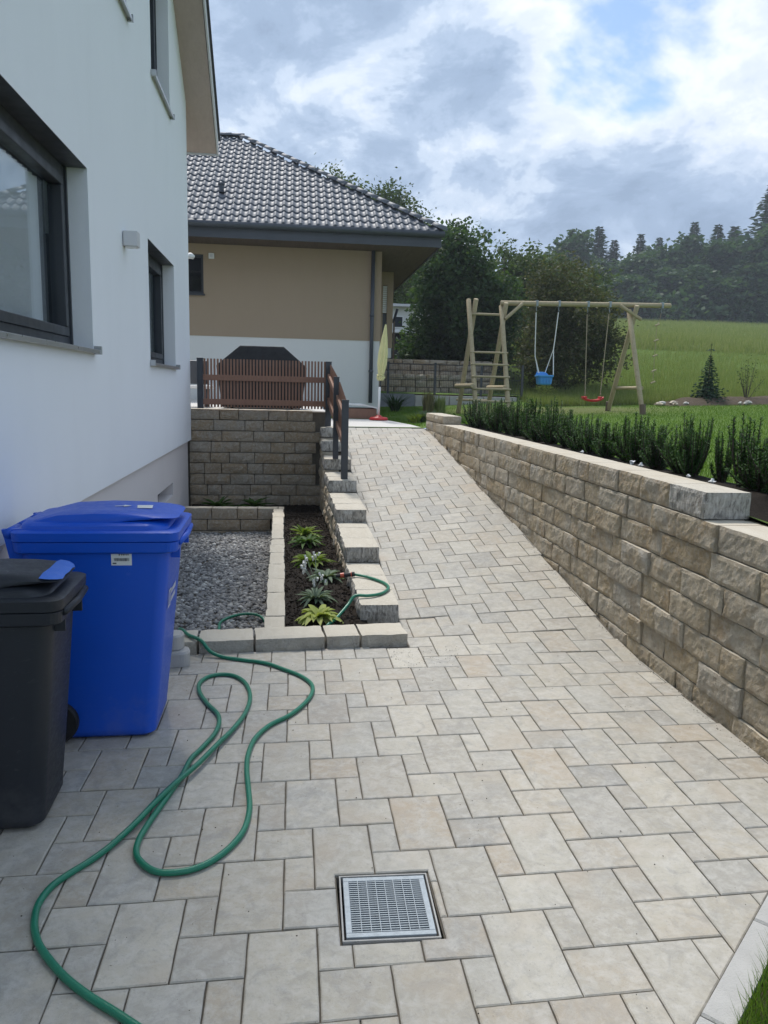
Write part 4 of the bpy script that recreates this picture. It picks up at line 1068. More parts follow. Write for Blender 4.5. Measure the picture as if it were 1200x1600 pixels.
# ------------------------------------------------------------------ wheelie bins
def wheelie_bin(root, bw, bd, h, tw, td, body_m, lid_m, cxb=0.0, wheel_r=.10):
    """front towards +X; tw/td = width in X and Y at the top"""
    secs = []
    for z, k in ((.025, 0), (.05, .02), (h * .35, .36), (h * .7, .72), (h - .02, 1.0)):
        w, d = bw + (tw - bw) * k, bd + (td - bd) * k
        secs.append(rrect(cxb * (1 - k), 0, w, d, .055 if z > .03 else .05, z, 5))
    mb = MB(); base = rrect(cxb, 0, bw - .05, bd - .05, .04, .004, 5); mb.loft([base] + secs)
    body = mb.build('body', body_m, root, smooth=True)
    es = body.modifiers.new('split', 'EDGE_SPLIT'); es.split_angle = R(50)
    mb = MB(); mb.loft([rrect(.0, 0, tw + .008, td + .008, .05, h - .075, 5), rrect(.008, 0, tw + .045, td + .035, .045, h - .065, 5), rrect(.008, 0, tw + .05, td + .04, .045, h - .022, 5), rrect(.008, 0, tw + .035, td + .02, .045, h - .018, 5)])
    mb.build('rim', body_m, body, bevel=.004)
    # front grip bar under the rim
    MB().tube([(tw / 2 + .035, -td * .42, h - .03), (tw / 2 + .045, 0, h - .03), (tw / 2 + .035, td * .42, h - .03)], .014, 8).build('grip_bar', body_m, body, smooth=True)
    for y in (-td * .33, td * .33): MB().box((tw / 2 - .01, y - .006, h - .11), (tw / 2 + .03, y + .006, h - .066)).build('rib', body_m, body)
    W, D = tw + .058, td + .048
    mb = MB(); cx = .008
    L = [(h - .016, W, D, .05, 0), (h + .022, W + .004, D + .004, .05, 0), (h + .027, W - .012, D - .012, .05, 0), (h + .030, W - .075, D - .06, .07, -.012), (h + .048, W - .09, D - .07, .08, -.016), (h + .060, W - .13, D - .11, .09, -.022), (h + .064, W - .20, D - .18, .08, -.022)]
    mb.loft([rrect(cx + sh, 0, w, d, r, z, 5) for z, w, d, r, sh in L])
    lid = mb.build('lid', lid_m, root, smooth=True); es = lid.modifiers.new('split', 'EDGE_SPLIT'); es.split_angle = R(38)
    # hood of the lid: broad plate rising from the hinge, its front overhanging as a lip
    mb = MB(); secs = []; hw = td / 2
    for x, w_, zt_, zb_ in ((-tw / 2 - .005, .80, h + .030, h + .022), (-tw / 2 + .06, .84, h + .070, h + .022), (-tw * .25, .84, h + .098, h + .03), (0, .84, h + .106, h + .045), (tw * .22, .84, h + .103, h + .066), (tw * .40, .83, h + .094, h + .074), (tw * .47, .78, h + .088, h + .073), (tw * .515, .66, h + .082, h + .070), (tw * .535, .48, h + .077, h + .068)):
        w2 = hw * w_; secs.append([(x, -w2, zb_), (x, -w2 - .002, (zb_ + zt_) / 2 - .004), (x, -w2 + .012, zt_ - .010), (x, -w2 * .7, zt_ - .004), (x, -w2 * .35, zt_ - .008), (x, 0, zt_ - .009), (x, w2 * .35, zt_ - .008), (x, w2 * .7, zt_ - .004), (x, w2 - .012, zt_ - .010), (x, w2 + .002, (zb_ + zt_) / 2 - .004), (x, w2, zb_)])
    mb.loft(secs); lg = mb.build('lid_hood', lid_m, lid, smooth=True); es = lg.modifiers.new('split', 'EDGE_SPLIT'); es.split_angle = R(44)
    # hinge
    hx = -tw / 2 - .035
    for y0, y1 in ((-td * .46, -td * .2), (-td * .16, td * .16), (td * .2, td * .46)):
        MB().tube([(hx, y0, h + .012), (hx, y1, h + .012)], .022, 12).build('hinge', lid_m, lid, smooth=True)
    for y in (-td * .43, td * .43):
        mb = MB(); mb.loft([[(hx + .02, y - .012, h - .20), (hx - .015, y - .012, h - .02), (hx - .028, y - .012, h + .03), (hx + .10, y - .012, h + .034), (hx + .10, y - .012, h - .16)], [(hx + .02, y + .012, h - .20), (hx - .015, y + .012, h - .02), (hx - .028, y + .012, h + .03), (hx + .10, y + .012, h + .034), (hx + .10, y + .012, h - .16)]])
        mb.build('hinge_bracket', body_m, body)
    for y in (-bd / 2 - .012, bd / 2 + .012):
        wx = cxb - bw / 2 + .03
        wh = MB(); s_ = [(wheel_r * .55, -.026), (wheel_r * .93, -.026), (wheel_r, -.016), (wheel_r, .016), (wheel_r * .93, .026), (wheel_r * .55, .026)]
        wh.loft([[(wx + r * math.cos(2 * math.pi * k / 24), y + dy, wheel_r + r * math.sin(2 * math.pi * k / 24)) for k in range(24)] for r, dy in s_])
        wo = wh.build('wheel', M['rubber'], root)
        MB().tube([(wx, y - .03, wheel_r), (wx, y + .03, wheel_r)], wheel_r * .25, 12).build('hub', M['bin_black'], wo)
    return body, lid
BLUE = empty('wheelie_bin', (-.876, 3.69, 0), R(1), 'tall blue wheelie bin with blue lid standing by the white house', 'bin', 'wheelie bins by the house')
body, lid = wheelie_bin(BLUE, .465, .43, .965, .655, .515, M['bin_blue'], M['bin_blue'], .002)
def flat_panel(name, parent, P, u, v, w, h, mat, off=.002):
    n = Vector(u).cross(Vector(v)).normalized(); P = Vector(P) + n * off; u, v = Vector(u).normalized(), Vector(v).normalized()
    return MB().add([P - u * w / 2 - v * h / 2, P + u * w / 2 - v * h / 2, P + u * w / 2 + v * h / 2, P - u * w / 2 + v * h / 2], [(0, 1, 2, 3)]).build(name, mat, parent)
# sticker with a barcode on the side facing the camera
vdir = (0, -.046, .999); sp = Vector((.115, -.2513, .868))
st = flat_panel('sticker', BLUE, sp, (1, 0, 0), vdir, .088, .062, M['sticker'], .003)
rng = random.Random(8); x = -.03
while x < .034:
    w = rng.choice([.0012, .002, .0032]); flat_panel('barcode_bar', st, sp + Vector((x, 0, 0)) + Vector(vdir) * -.004, (1, 0, 0), vdir, w, .014, M['print'], .0045); x += w + rng.choice([.0012, .002])
for k, (dx, w) in enumerate(((.0, .008), (.010, .007), (.019, .008), (.029, .006), (.037, .005))): flat_panel('print', st, sp + Vector((dx - .008, 0, 0)) + Vector(vdir) * .019, (1, 0, 0), vdir, w * .8, .008, M['print'], .0045)
flat_panel('print', st, sp + Vector((-.03, 0, 0)) + Vector(vdir) * -.021, (1, 0, 0), vdir, .016, .006, M['print'], .0045)
# pale emblem on the front face: square frame with a bar, then two short lines of strokes
ev = (-.083, 0, -1); ev = (.083, 0, .996)
ep = Vector((.3010, -.155, .66))
em = empty('emblem', (0, 0, 0)); em.parent = body
for (dy, dz, w, h) in ((-.03, 0, .008, .085), (.03, 0, .008, .085), (0, .038, .06, .008), (0, -.038, .06, .008), (0, 0, .012, .06)):
    flat_panel('stroke', em, ep + Vector((ev[0] * dz, dy, dz)), (0, 1, 0), ev, w, h, M['sticker'], .004)
for i in range(7):
    for r_ in (0, 1): flat_panel('stroke', em, ep + Vector((ev[0] * (.02 - .04 * r_), .055 + i * .022, .02 - .04 * r_)), (0, 1, 0), ev, .014, .026, M['sticker'], .004)
# lid label and arrow
MB().add([(.150, -.035, 1.0655), (.215, -.020, 1.0625), (.205, .075, 1.0625), (.135, .055, 1.0655)], [(0, 1, 2, 3)]).build('lid_label', M['sticker'], lid, (0, 0, -.0045))
MB().add([(.04, .0, 1.0685), (.08, .01, 1.0685), (.085, -.008, 1.0685), (.115, .022, 1.0675), (.078, .042, 1.0685), (.08, .024, 1.0685), (.042, .014, 1.0685)], [tuple(range(7))]).build('lid_arrow', M['sticker'], lid, (0, 0, -.0045))
BLK = empty('wheelie_bin', (-1.090, 2.895, 0), R(2), 'black wheelie bin with a blue label on its lid, nearest the camera', 'bin', 'wheelie bins by the house')
body, lid = wheelie_bin(BLK, .365, .345, .862, .485, .385, M['bin_black'], M['bin_black'], -.012, .09)
mb = MB(); secs = []; hb = .862
for x, w_, z in ((.485 * .40, .78, hb + .0900), (.485 * .44, .78, hb + .0872), (.485 * .47, .75, hb + .0845), (.485 * .515, .63, hb + .0785), (.485 * .538, .47, hb + .0735)):
    w2 = .385 / 2 * w_; secs.append([(x, -w2, z - .005), (x, -w2 * .6, z + .0015), (x, 0, z - .002), (x, w2 * .6, z + .0015), (x, w2, z - .005)])
mb.loft(secs, cap=False, closed=False).build('lid_label', M['lid_blue'], lid, (0, 0, .0045), smooth=True)

# ------------------------------------------------------------------ hose
def catmull(pts, step=.012):
    pts = [Vector(p) for p in pts]; P = [pts[0] * 2 - pts[1]] + pts + [pts[-1] * 2 - pts[-2]]; out = []
    for i in range(1, len(P) - 2):
        p0, p1, p2, p3 = P[i - 1:i + 3]; n = max(1, int((p2 - p1).length / step))
        for k in range(n):
            t = k / n
            out.append(.5 * ((2 * p1) + (p2 - p0) * t + (2 * p0 - 5 * p1 + 4 * p2 - p3) * t * t + (3 * p1 - p0 - 3 * p2 + p3) * t ** 3))
    return out + [pts[-1]]
def build_hose():
    root = empty('garden_hose', (-.4, 1.8, 0), 0, 'green garden hose looping across the paving to the planting bed', 'hose')
    g = [(-.15, 1.60), (-.28, 1.70), (-.405, 1.799), (-.459, 1.842), (-.549, 1.911), (-.632, 1.988), (-.713, 2.085), (-.754, 2.153), (-.78, 2.223), (-.792, 2.302), (-.777, 2.385), (-.738, 2.45), (-.687, 2.518), (-.636, 2.598), (-.579, 2.717), (-.528, 2.857), (-.470, 3.002), (-.404, 3.151), (-.336, 3.353), (-.279, 3.526), (-.235, 3.718), (-.224, 3.916), (-.259, 4.10), (-.324, 4.212), (-.406, 4.245), (-.475, 4.208), (-.51, 4.114), (-.494, 3.985), (-.434, 3.827), (-.376, 3.711), (-.356, 3.603), (-.366, 3.475), (-.409, 3.332), (-.443, 3.236), (-.460, 3.098), (-.484, 2.972), (-.520, 2.801), (-.540, 2.697), (-.549, 2.615), (-.541, 2.544), (-.512, 2.489), (-.465, 2.442), (-.411, 2.426), (-.336, 2.439), (-.271, 2.485), (-.215, 2.565), (-.176, 2.669), (-.165, 2.811), (-.179, 2.971), (-.194, 3.12), (-.196, 3.26), (-.173, 3.417), (-.111, 3.556), (-.019, 3.661), (.054, 3.79), (.101, 3.929), (.104, 4.065), (.046, 4.194), (-.051, 4.305), (-.166, 4.417), (-.296, 4.474), (-.417, 4.53)]
    r = .0115
    P = [(x, y, r) for x, y in g]
    for i in range(13, 20): P[i] = (P[i][0], P[i][1], r + .019 * math.sin(math.pi * (i - 12.5) / 7))
    P += [(-.50, 4.57, .035), (-.56, 4.62, .088), (-.64, 4.70, .094), (-.72, 4.83, .092), (-.76, 4.95, -.05), (-.72, 5.15, -.215), (-.62, 5.4, -.222), (-.565, 5.72, -.215), (-.566, 5.93, -.205), (-.477, 6.075, -.20), (-.353, 6.15, -.205), (-.25, 6.08, -.215), (-.19, 5.9, -.26), (-.12, 5.5, -.30), (.02, 5.1, -.24), (.15, 4.985, -.05), (.234, 5.03, .045), (.297, 5.13, .062), (.385, 5.27, .115), (.44, 5.33, .165), (.53, 5.325, .168), (.60, 5.36, .165), (.668, 5.44, .163), (.712, 5.57, .163), (.695, 5.70, .163), (.64, 5.81, .164), (.57, 5.90, .166), (.50, 5.945, .170), (.475, 5.952, .171)]
    MB().tube(catmull(P), r, 10).build('tube', M['hose'], root, (.4, -1.8, 0), smooth=True)
    nz = empty('nozzle', (.4, -1.8, 0)); nz.parent = root
    A, B = Vector((.475, 5.952, .172)), Vector((.350, 5.958, .158)); d = B - A
    def seg(t0, t1, ra, rb, m, nm): MB().tube([A + d * t0, A + d * (t0 + t1) / 2, A + d * t1], [ra, (ra + rb) / 2, rb], 12).build(nm, M[m], nz, smooth=False)
    seg(-.10, .10, .019, .021, 'rubber', 'collar'); seg(.10, .15, .0215, .0215, 'hose_red', 'ring'); seg(.15, .58, .016, .019, 'rubber', 'barrel'); seg(.58, .82, .021, .019, 'hose_red', 'twist_ring'); seg(.82, 1.12, .017, .012, 'rubber', 'tip')
build_hose()

# offcut paving stones piled behind the blue bin
for q, (x, y, z, a, lab) in enumerate(((-.715, 4.455, .001, 6, 'pale rounded edging stone lying on the paving behind the blue bin'), (-.755, 4.50, .093, -8, 'pale rounded edging stone stacked on top behind the blue bin'))):
    mb = MB(); mb.loft([rrect(0, 0, .22, .13, .05, 0, 5), rrect(0, 0, .22, .13, .05, .075, 5), rrect(0, 0, .205, .115, .045, .088, 5)])
    o = mb.build('edging_stone', M['concrete'], None, (x, y, z)); o.rotation_euler = (0, 0, R(a)); tag(o, lab, 'stone', 'loose edging stones')

# ------------------------------------------------------------------ swing frame
def build_swing():
    root = empty('swing_frame', (6.0, 17.0, lawn_z(6, 17)), 0, 'round timber swing frame with a ladder tower at its left end', 'swing frame')
    ox, oy, oz = root.location
    BZ = 3.575; r = .053
    def log(name, a, b, rad=r, n=12, m='log'):
        a, b = Vector(a), Vector(b); mid = a.lerp(b, .5)
        mb = MB(); d = b - a; e = d.normalized() * .012
        mb.tube([a - mid, a + e - mid, a.lerp(b, .33) - mid, a.lerp(b, .66) - mid, b - e - mid, b - mid], [rad * .85, rad, rad * 1.015, rad * .99, rad, rad * .85], n)
        o = mb.build(name, M[m], root, mid - Vector((ox, oy, oz))); o.data.polygons.foreach_set('use_smooth', [len(p.vertices) == 4 for p in o.data.polygons]); return o
    log('beam', (4.50, 17.0, BZ - .02), (8.43, 17.0, BZ + .06))
    def leg(x, y, yt, zt, xt=None, bury=.08):
        xt = x if xt is None else xt
        return log('leg', (x, y, lawn_z(x, y) - bury), (xt, yt, zt))
    leg(7.50, 15.97, 17.10, BZ - .06); leg(7.50, 17.93, 16.86, BZ + .02, 7.58)
    leg(4.53, 15.97, 17.05, BZ - .07); leg(4.53, 17.93, 16.9, BZ - .02, 4.60)
    leg(3.83, 15.97, 17.10, BZ + .04, 3.80); leg(3.83, 17.93, 16.92, BZ + .04, 3.93)
    for x, y in ((7.50, 15.99), (7.50, 17.91)):
        z = lawn_z(x, y); k = (17.05 - y) / 2.4
        mb = MB(); mb.tube([(x, y, z - .1), (x, y + k * .22 * .5, z + .22)], .068, 8); mb.build('ground_sleeve', M['anchor'], root, (-ox, -oy, -oz))
    def on(yf, zz, zt=BZ - .05):
        z0 = 1.16; t = (zz - z0) / (zt - z0); return yf + ((17.08 if yf < 17 else 16.88) - yf) * t
    log('brace', (4.58, on(15.97, 3.20) - .06, 3.20), (4.98, 16.95, BZ - .02), .038); log('brace', (7.72, on(15.97, 3.30) - .06, 3.30), (7.22, 16.95, BZ + .02), .040)
    log('cross_bar', (7.56, on(15.97, 1.78), 1.78), (7.56, on(17.93, 1.78), 1.78), .04); log('cross_bar', (4.47, on(15.97, 1.72), 1.72), (4.47, on(17.93, 1.72), 1.72), .045)
    log('cross_bar', (3.745, on(15.97, 1.72) - .12, 1.74), (3.745, on(17.93, 1.72) + .1, 1.74), .05)
    for z in (1.42, 1.68, 1.94, 2.20, 2.46): log('rung', (3.76, on(15.97, z) - .02, z), (4.60, on(15.97, z) - .02, z), .022, 8, 'rung')
    for z in (1.42, 3.30): log('rung', (3.76, on(17.93, z), z), (4.60, on(17.93, z), z), .026, 8, 'rung')
M['anchor'] = simple('brown_sleeve', (.14, .10, .07), .8)
build_swing()
def hook(parent, x, z, m='galv'):
    mb = MB(); mb.box((x - .022, -.066, z - .06), (x + .022, .066, z + .068)); mb.build('clamp', M['galv'], parent)
    MB().tube([(x, 0, z - .05), (x, 0, z - .12), (x + .012, 0, z - .15), (x, 0, z - .18), (x - .012, 0, z - .15)], .010, 6).build('hook', M['galv'], parent)
def beam_z(x): return 3.575 - .02 + .08 * (x - 4.5) / 3.93
def build_swings():
    # toddler seat
    root = empty('toddler_swing', (5.58, 17.0, 0), 0, 'light blue toddler swing seat hanging on white ropes', 'swing')
    xl, xr = 5.315 - 5.58, 5.825 - 5.58
    hook(root, xl, beam_z(5.315)); hook(root, xr, beam_z(5.825))
    z0 = 1.82; cx = 0.0
    MB().tube([(xl, 0, 3.38), (xl + .02, 0, 2.6), (xl + .03, 0, 2.42), (cx - .165, -.13, 2.06)], .011, 6).tube([(xl + .03, 0, 2.42), (cx - .11, .13, 2.08)], .009, 6).build('rope', M['rope_white'], root)
    MB().tube([(xr, 0, 3.40), (xr - .05, 0, 2.75), (xr - .065, 0, 2.60), (cx + .165, -.13, 2.03)], .011, 6).tube([(xr - .065, 0, 2.60), (cx + .06, .13, 2.08)], .009, 6).build('rope', M['rope_white'], root)
    mb = MB()
    mb.loft([rrect(cx, 0, .24, .20, .05, z0 - .02, 4), rrect(cx, 0, .30, .26, .06, z0, 4), rrect(cx, 0, .33, .28, .06, z0 + .15, 4)]); mb.build('seat', M['blue_seat'], root, smooth=False, bevel=.01)
    mb = MB(); mb.loft([rrect(cx, 0, .36, .30, .06, z0 + .152, 4), rrect(cx, 0, .38, .315, .06, z0 + .18, 4), rrect(cx, 0, .37, .31, .06, z0 + .20, 4)]); mb.build('rim', M['blue_seat'], root, bevel=.005)
    mb = MB(); mb.loft([[(cx - .16, .13, z0 + .19), (cx + .16, .13, z0 + .19), (cx + .16, .155, z0 + .19), (cx - .16, .155, z0 + .19)], [(cx - .13, .14, z0 + .28), (cx + .08, .14, z0 + .27), (cx + .08, .16, z0 + .27), (cx - .13, .16, z0 + .28)]]); mb.build('backrest', M['blue_seat'], root, bevel=.01)
    for dx in (-.10, -.035, .035, .10): MB().box((cx + dx - .014, -.150, z0 + .01), (cx + dx + .014, -.134, z0 + .14)).build('rib', M['blue_seat'], root)
    # red belt seat
    root = empty('belt_swing', (6.74, 17.0, 0), 0, 'red curved swing seat hanging on tan ropes', 'swing')
    a, b = 6.49 - 6.74, 6.995 - 6.74
    hook(root, a, beam_z(6.49)); hook(root, b, beam_z(6.995))
    zs = 1.475
    x0, x1 = -.18, .18
    MB().tube([(a, 0, 3.38), (x0, 0, zs + .12)], .010, 6).build('rope', M['rope_tan'], root); MB().tube([(b, 0, 3.40), (x1, 0, zs + .13)], .010, 6).build('rope', M['rope_tan'], root)
    mb = MB(); secs = []
    for k in range(9):
        t = k / 8; x = x0 - .06 + (x1 - x0 + .12) * t; z = zs + .055 * (2 * t - 1) ** 2 + (.02 if k in (0, 8) else 0); hh = .026
        secs.append([(x, -.075, z - hh), (x, .075, z - hh), (x, .085, z + hh), (x, -.085, z + hh)])
    mb.loft(secs).build('seat', M['red_seat'], root, smooth=False, bevel=.012)
    for x in (x0, x1): MB().box((x - .035, -.06, zs + .05), (x + .035, .06, zs + .10)).build('end_knob', M['red_seat'], root, bevel=.015)
    # rope ladder
    root = empty('rope_ladder', (8.2, 17.0, 0), 0, 'thin rope ladder with short wooden rungs on the beam end', 'rope ladder')
    hook(root, .02, beam_z(8.22)); mb = MB()
    mb.tube([(.02, 0, 3.46), (.0, 0, 3.3), (-.06, 0, 3.2), (-.05, 0, 1.9)], .006, 5); mb.build('rope', M['rope_tan'], root)
    for k, z in enumerate((3.20, 2.86, 2.52, 2.18, 1.92)):
        MB().tube([(-.11, -.02, z - .02), (.01, .02, z + .025)], .018, 7).build('rung', M['rung'], root)
build_swings()

# ------------------------------------------------------------------ vegetation generators
def leaf_quads(C, size, rng, aspect=.55, up=.35, droop=None):
    """diamond leaves at centres C (n,3)"""
    n = len(C); d = rng.normal(size=(n, 3)); d[:, 2] = d[:, 2] * .6 + up * .4; d /= np.linalg.norm(d, axis=1)[:, None] + 1e-9
    s = rng.normal(size=(n, 3)); s -= d * (s * d).sum(1)[:, None]; s /= np.linalg.norm(s, axis=1)[:, None] + 1e-9
    L = size * rng.uniform(.6, 1.3, n)[:, None]; W = L * aspect
    return np.stack([C - d * L * .5, C + s * W * .5, C + d * L * .5, C - s * W * .5], 1)
def crown_pts(rng, blobs, ncl, per, spread, shell=.45):
    b = np.array([list(c) + list(r) for c, r in blobs]); w = b[:, 3] * b[:, 4] * b[:, 5]; w = w ** .75; w /= w.sum()
    k = rng.choice(len(b), ncl, p=w); u = rng.normal(size=(ncl, 3)); u /= np.linalg.norm(u, axis=1)[:, None]
    r = rng.uniform(0, 1, ncl) ** shell * rng.uniform(.85, 1.15, ncl)
    c = b[k, :3] + u * b[k, 3:] * r[:, None]
    sp = spread * rng.uniform(.5, 1.4, (ncl, 1, 1))
    P = c[:, None] + rng.normal(size=(ncl, per, 3)) * sp * np.array([1, 1, .7])
    return P.reshape(-1, 3)
def blobs_for(rng, w, h, n=14, z0=.25, flat=.9):
    """irregular crown: lobes within an ellipsoid w wide, from z0*h to h"""
    out = []; zc = h * (z0 + 1) / 2; hz = h * (1 - z0) / 2 * 1.1
    for i in range(n):
        u = rng.normal(size=3); u /= np.linalg.norm(u); f = rng.uniform(.35, .72)
        r = rng.uniform(.26, .42)
        out.append(((u[0] * w / 2 * f, u[1] * w / 2 * f, zc + u[2] * hz * f), (w / 2 * r, w / 2 * r, hz * r * flat * 1.1)))
    out.append(((0, 0, zc), (w * .27, w * .27, hz * .6)))
    return out
def trunk_mesh(rng, h, r, blobs, nl=6):
    mb = MB(); top = Vector((rng.uniform(-.1, .1) * h * .3, rng.uniform(-.1, .1) * h * .3, h * .8))
    mb.tube([(0, 0, -.2), (r * .3, 0, h * .2), top * .55, top], [r * 1.25, r, r * .65, r * .18], 8)
    for i in range(nl):
        c = Vector(blobs[i % len(blobs)][0]); a = Vector((r * .2, 0, h * rng.uniform(.18, .5)))
        mb.tube([a, a.lerp(c, .5) + Vector((0, 0, .06 * h)), c], [r * .5, r * .32, r * .1], 6)
    return mb
def make_tree(name, loc, w, h, leafm, seed, ncl, per, leaf, z0=.2, nb=14, label=None, cat='tree', group=None, tr=None, spread=None, aspect=.6, shell=.4, rz=0.0):
    rng = np.random.default_rng(seed); bl = blobs_for(rng, w, h, nb, z0)
    root = empty(name, loc, rz, label, cat, group)
    trunk_mesh(rng, h, tr or h * .03, bl).build('trunk', M['bark'], root, smooth=True)
    P = crown_pts(rng, bl, ncl, per, spread or w * .06, shell)
    P = P[P[:, 2] > .03 * h]
    link('crown', np_quads('crown', leaf_quads(P, leaf, rng, aspect), M[leafm]), root)
    return root
def conifer_quads(rng, w, h, levels, per, card, z0=.06, ragged=.25, pw=.85):
    V = []
    for i in range(levels):
        t = i / (levels - 1); z = h * (z0 + (1 - z0) * t); rr = w / 2 * (1 - t) ** pw * rng.uniform(1 - ragged, 1 + ragged * .6) + .008 * w
        n = max(3, int(per * (1 - t * .75)))
        a0 = rng.uniform(0, 6.28)
        for k in range(n):
            a = a0 + 6.283 * k / n + rng.uniform(-.25, .25); L = rr * rng.uniform(.65, 1.12); dr = rng.uniform(.10, .35) - .35 * t
            d = np.array([math.cos(a), math.sin(a), 0]); s = np.array([-d[1], d[0], 0]); m = max(2, int(L / card))
            for q in range(m):
                f = (q + .35) / m; p = d * L * f + np.array([0, 0, z - dr * L * f ** 1.4 + .06 * L * f ** 3])
                wd = card * (1.25 - .7 * f) * rng.uniform(.7, 1.2); ln = card * rng.uniform(.8, 1.3) * (1 - .55 * t); wd *= 1 - .45 * t
                for sg in (-1, 1):
                    e = d * .55 + s * sg * rng.uniform(.5, .9) + np.array([0, 0, rng.uniform(-.35, .15)]); e /= np.linalg.norm(e)
                    o_ = np.cross(e, rng.normal(size=3)); o_ /= np.linalg.norm(o_)
                    V.append([p, p + e * ln * .5 + o_ * wd * .28, p + e * ln, p + e * ln * .5 - o_ * wd * .28])
    return np.array(V)
def copy_tree(src, name, loc, scale, rz, label=None, group=None):
    r = src.copy(); COL.objects.link(r); r.name = name; r.location = loc; r.scale = scale; r.rotation_euler = (0, 0, rz)
    if label: r['label'] = label
    if group: r['group'] = group
    for ch in list(src.children):
        c = ch.copy(); COL.objects.link(c); c.parent = r
    return r

# ------------------------------------------------------------------ forest edge on the hill
FOREST = [(48.5, 124, 27.9, 'c', 6.2), (50.3, 122, 25.6, 'c', 5.1), (55.1, 123, 26.9, 'c', 5.3), (58.7, 124, 26.7, 'c', 5.0), (66.6, 128, 30.2, 'c', 6.4), (67.5, 122, 28.7, 'c', 6.1), (73.9, 118, 34.0, 'c', 10.8), (68.4, 116, 24.9, 'c', 7.7), (43.1, 135, 24.2, 'd', 6.8), (40.5, 135, 23.6, 'd', 5.6), (39.2, 112, 22.2, 'd', 7.5), (44.6, 120, 21.7, 'd', 7.0), (46.5, 112, 19.7, 'd', 7.5), (51.9, 114, 21.6, 'd', 7.6), (55.9, 113, 22.2, 'd', 8.5), (60.0, 112, 22.8, 'd', 8.4), (62.9, 110, 21.8, 'd', 8.2), (66.2, 108, 23.0, 'd', 9.0), (70.2, 108, 25.3, 'd', 9.9), (35.2, 106, 18.0, 'd', 7.1), (53.9, 106, 18.3, 'd', 7.1), (41.2, 106, 16.9, 'd', 7.1), (65.2, 104, 18.4, 'd', 7.8), (45.9, 104, 16.8, 'd', 6.1), (58.5, 104, 17.3, 'd', 6.9), (76.4, 112, 29.1, 'c', 9.3), (74.3, 106, 21.7, 'd', 8.8), (30.9, 110, 17.9, 'd', 6.4), (83.8, 115, 29.2, 'c', 10.5), (63.4, 125, 26.0, 'c', 6.0), (71.5, 124, 29.0, 'c', 7.5)]
def build_forest():
    rng = np.random.default_rng(77)
    protoC = []
    for k in range(3):
        r = empty('conifer', (0, 0, 0)); MB().tube([(0, 0, -.02), (0, 0, .5), (0, 0, .99)], [.022, .014, .002], 6).build('trunk', M['bark'], r)
        V = conifer_quads(np.random.default_rng(90 + k), .55, 1.0, 54, 20, .056, .03, .28, .95); V[:, :, :2] *= 1.0
        link('crown', np_quads('crown', V, M['needle']), r); protoC.append(r)
    protoD = []
    for k in range(4):
        rr = np.random.default_rng(50 + k); bl = blobs_for(rr, .75, 1.0, 12, .02, .95)
        r = empty('broadleaf_tree', (0, 0, 0)); trunk_mesh(rr, 1.0, .02, bl, 4).build('trunk', M['bark'], r)
        P = crown_pts(rr, bl, 320, 20, .045, .4); link('crown', np_quads('crown', leaf_quads(P, .06, rr, .7), M['leaf_forest']), r); protoD.append(r)
    used = set(); F = sorted(FOREST, key=lambda t: t[0] / t[1]); nc = nd = 0; ci = di = 0
    for x, y, zt, k, w in F:
        zg = lawn_z(x, y); h = zt - zg
        if k == 'c':
            nc += 1; lab = 'dark spruce on the far forest edge, %s spruce from the left' % ORD[nc - 1]; src = protoC[ci % 3]; ci += 1; sx = w / .55 * 2.2
        else:
            nd += 1; lab = 'leafy tree on the far forest edge, %s leafy one from the left' % ORD[nd - 1]; src = protoD[di % 4]; di += 1; sx = w / .75 * 1.35; h *= 1.2
        cat = 'tree'; g = 'trees along the forest edge'
        if src.name in used: copy_tree(src, src.name.split('.')[0], (x, y, zg - .3), (sx, sx, h + .3), rng.uniform(0, 6.28), lab, g)
        else:
            used.add(src.name); src.location = (x, y, zg - .3); src.scale = (sx, sx, h + .3); src.rotation_euler = (0, 0, rng.uniform(0, 6)); tag(src, lab, cat, g)
    # dense undergrowth at the edge of the wood
    P = []
    for i in range(420):
        x = rng.uniform(22, 95); y = rng.uniform(99.5, 104) + .03 * (60 - x); c = np.array([x, y, lawn_z(x, y) + rng.uniform(.2, 3.2)]); P.append(c + rng.normal(size=(16, 3)) * np.array([1.3, .9, 1.0]))
    tag(link('undergrowth', np_quads('undergrowth', leaf_quads(np.concatenate(P), .8, rng, .7), M['leaf_forest'])), 'dark undergrowth along the foot of the far wood', 'undergrowth', kind='stuff')
build_forest()

# ------------------------------------------------------------------ garden trees and shrubs in the middle distance
make_tree('hazel_tree', (5.95, 28.0, lawn_z(5.95, 28) - .1), 5.4, 5.9, 'leaf_dark', 3, 1700, 28, .16, -.1, 24, 'big dark rounded leafy tree beside the tan house', 'tree', None, .14, .20, .62, .42)
make_tree('birch_tree', (5.0, 44.0, 1.6), 7.4, 11.2, 'leaf_mid', 9, 1700, 24, .22, .3, 20, 'tall dense green tree rising behind the tiled roof', 'tree', None, .16, .34, .5, .5)
make_tree('willow_tree', (7.2, 42.0, 1.6), 5.0, 9.2, 'leaf_light', 10, 1300, 24, .20, .25, 16, 'light green tree at the low end of the tiled roof', 'tree', None, .14, .3, .4, .5)
make_tree('garden_tree', (3.4, 45.5, 1.6), 6.0, 11.6, 'leaf_light', 33, 1200, 22, .22, .3, 16, 'light green tree top between the other two trees behind the roof', 'tree', None, .15, .3, .55, .5)
make_tree('garden_tree', (2.0, 46.0, 1.6), 5.4, 12.0, 'leaf_mid', 12, 900, 22, .22, .3, 14, 'tree top just showing over the middle of the roof hip', 'tree', None, .15, .3, .55, .5)
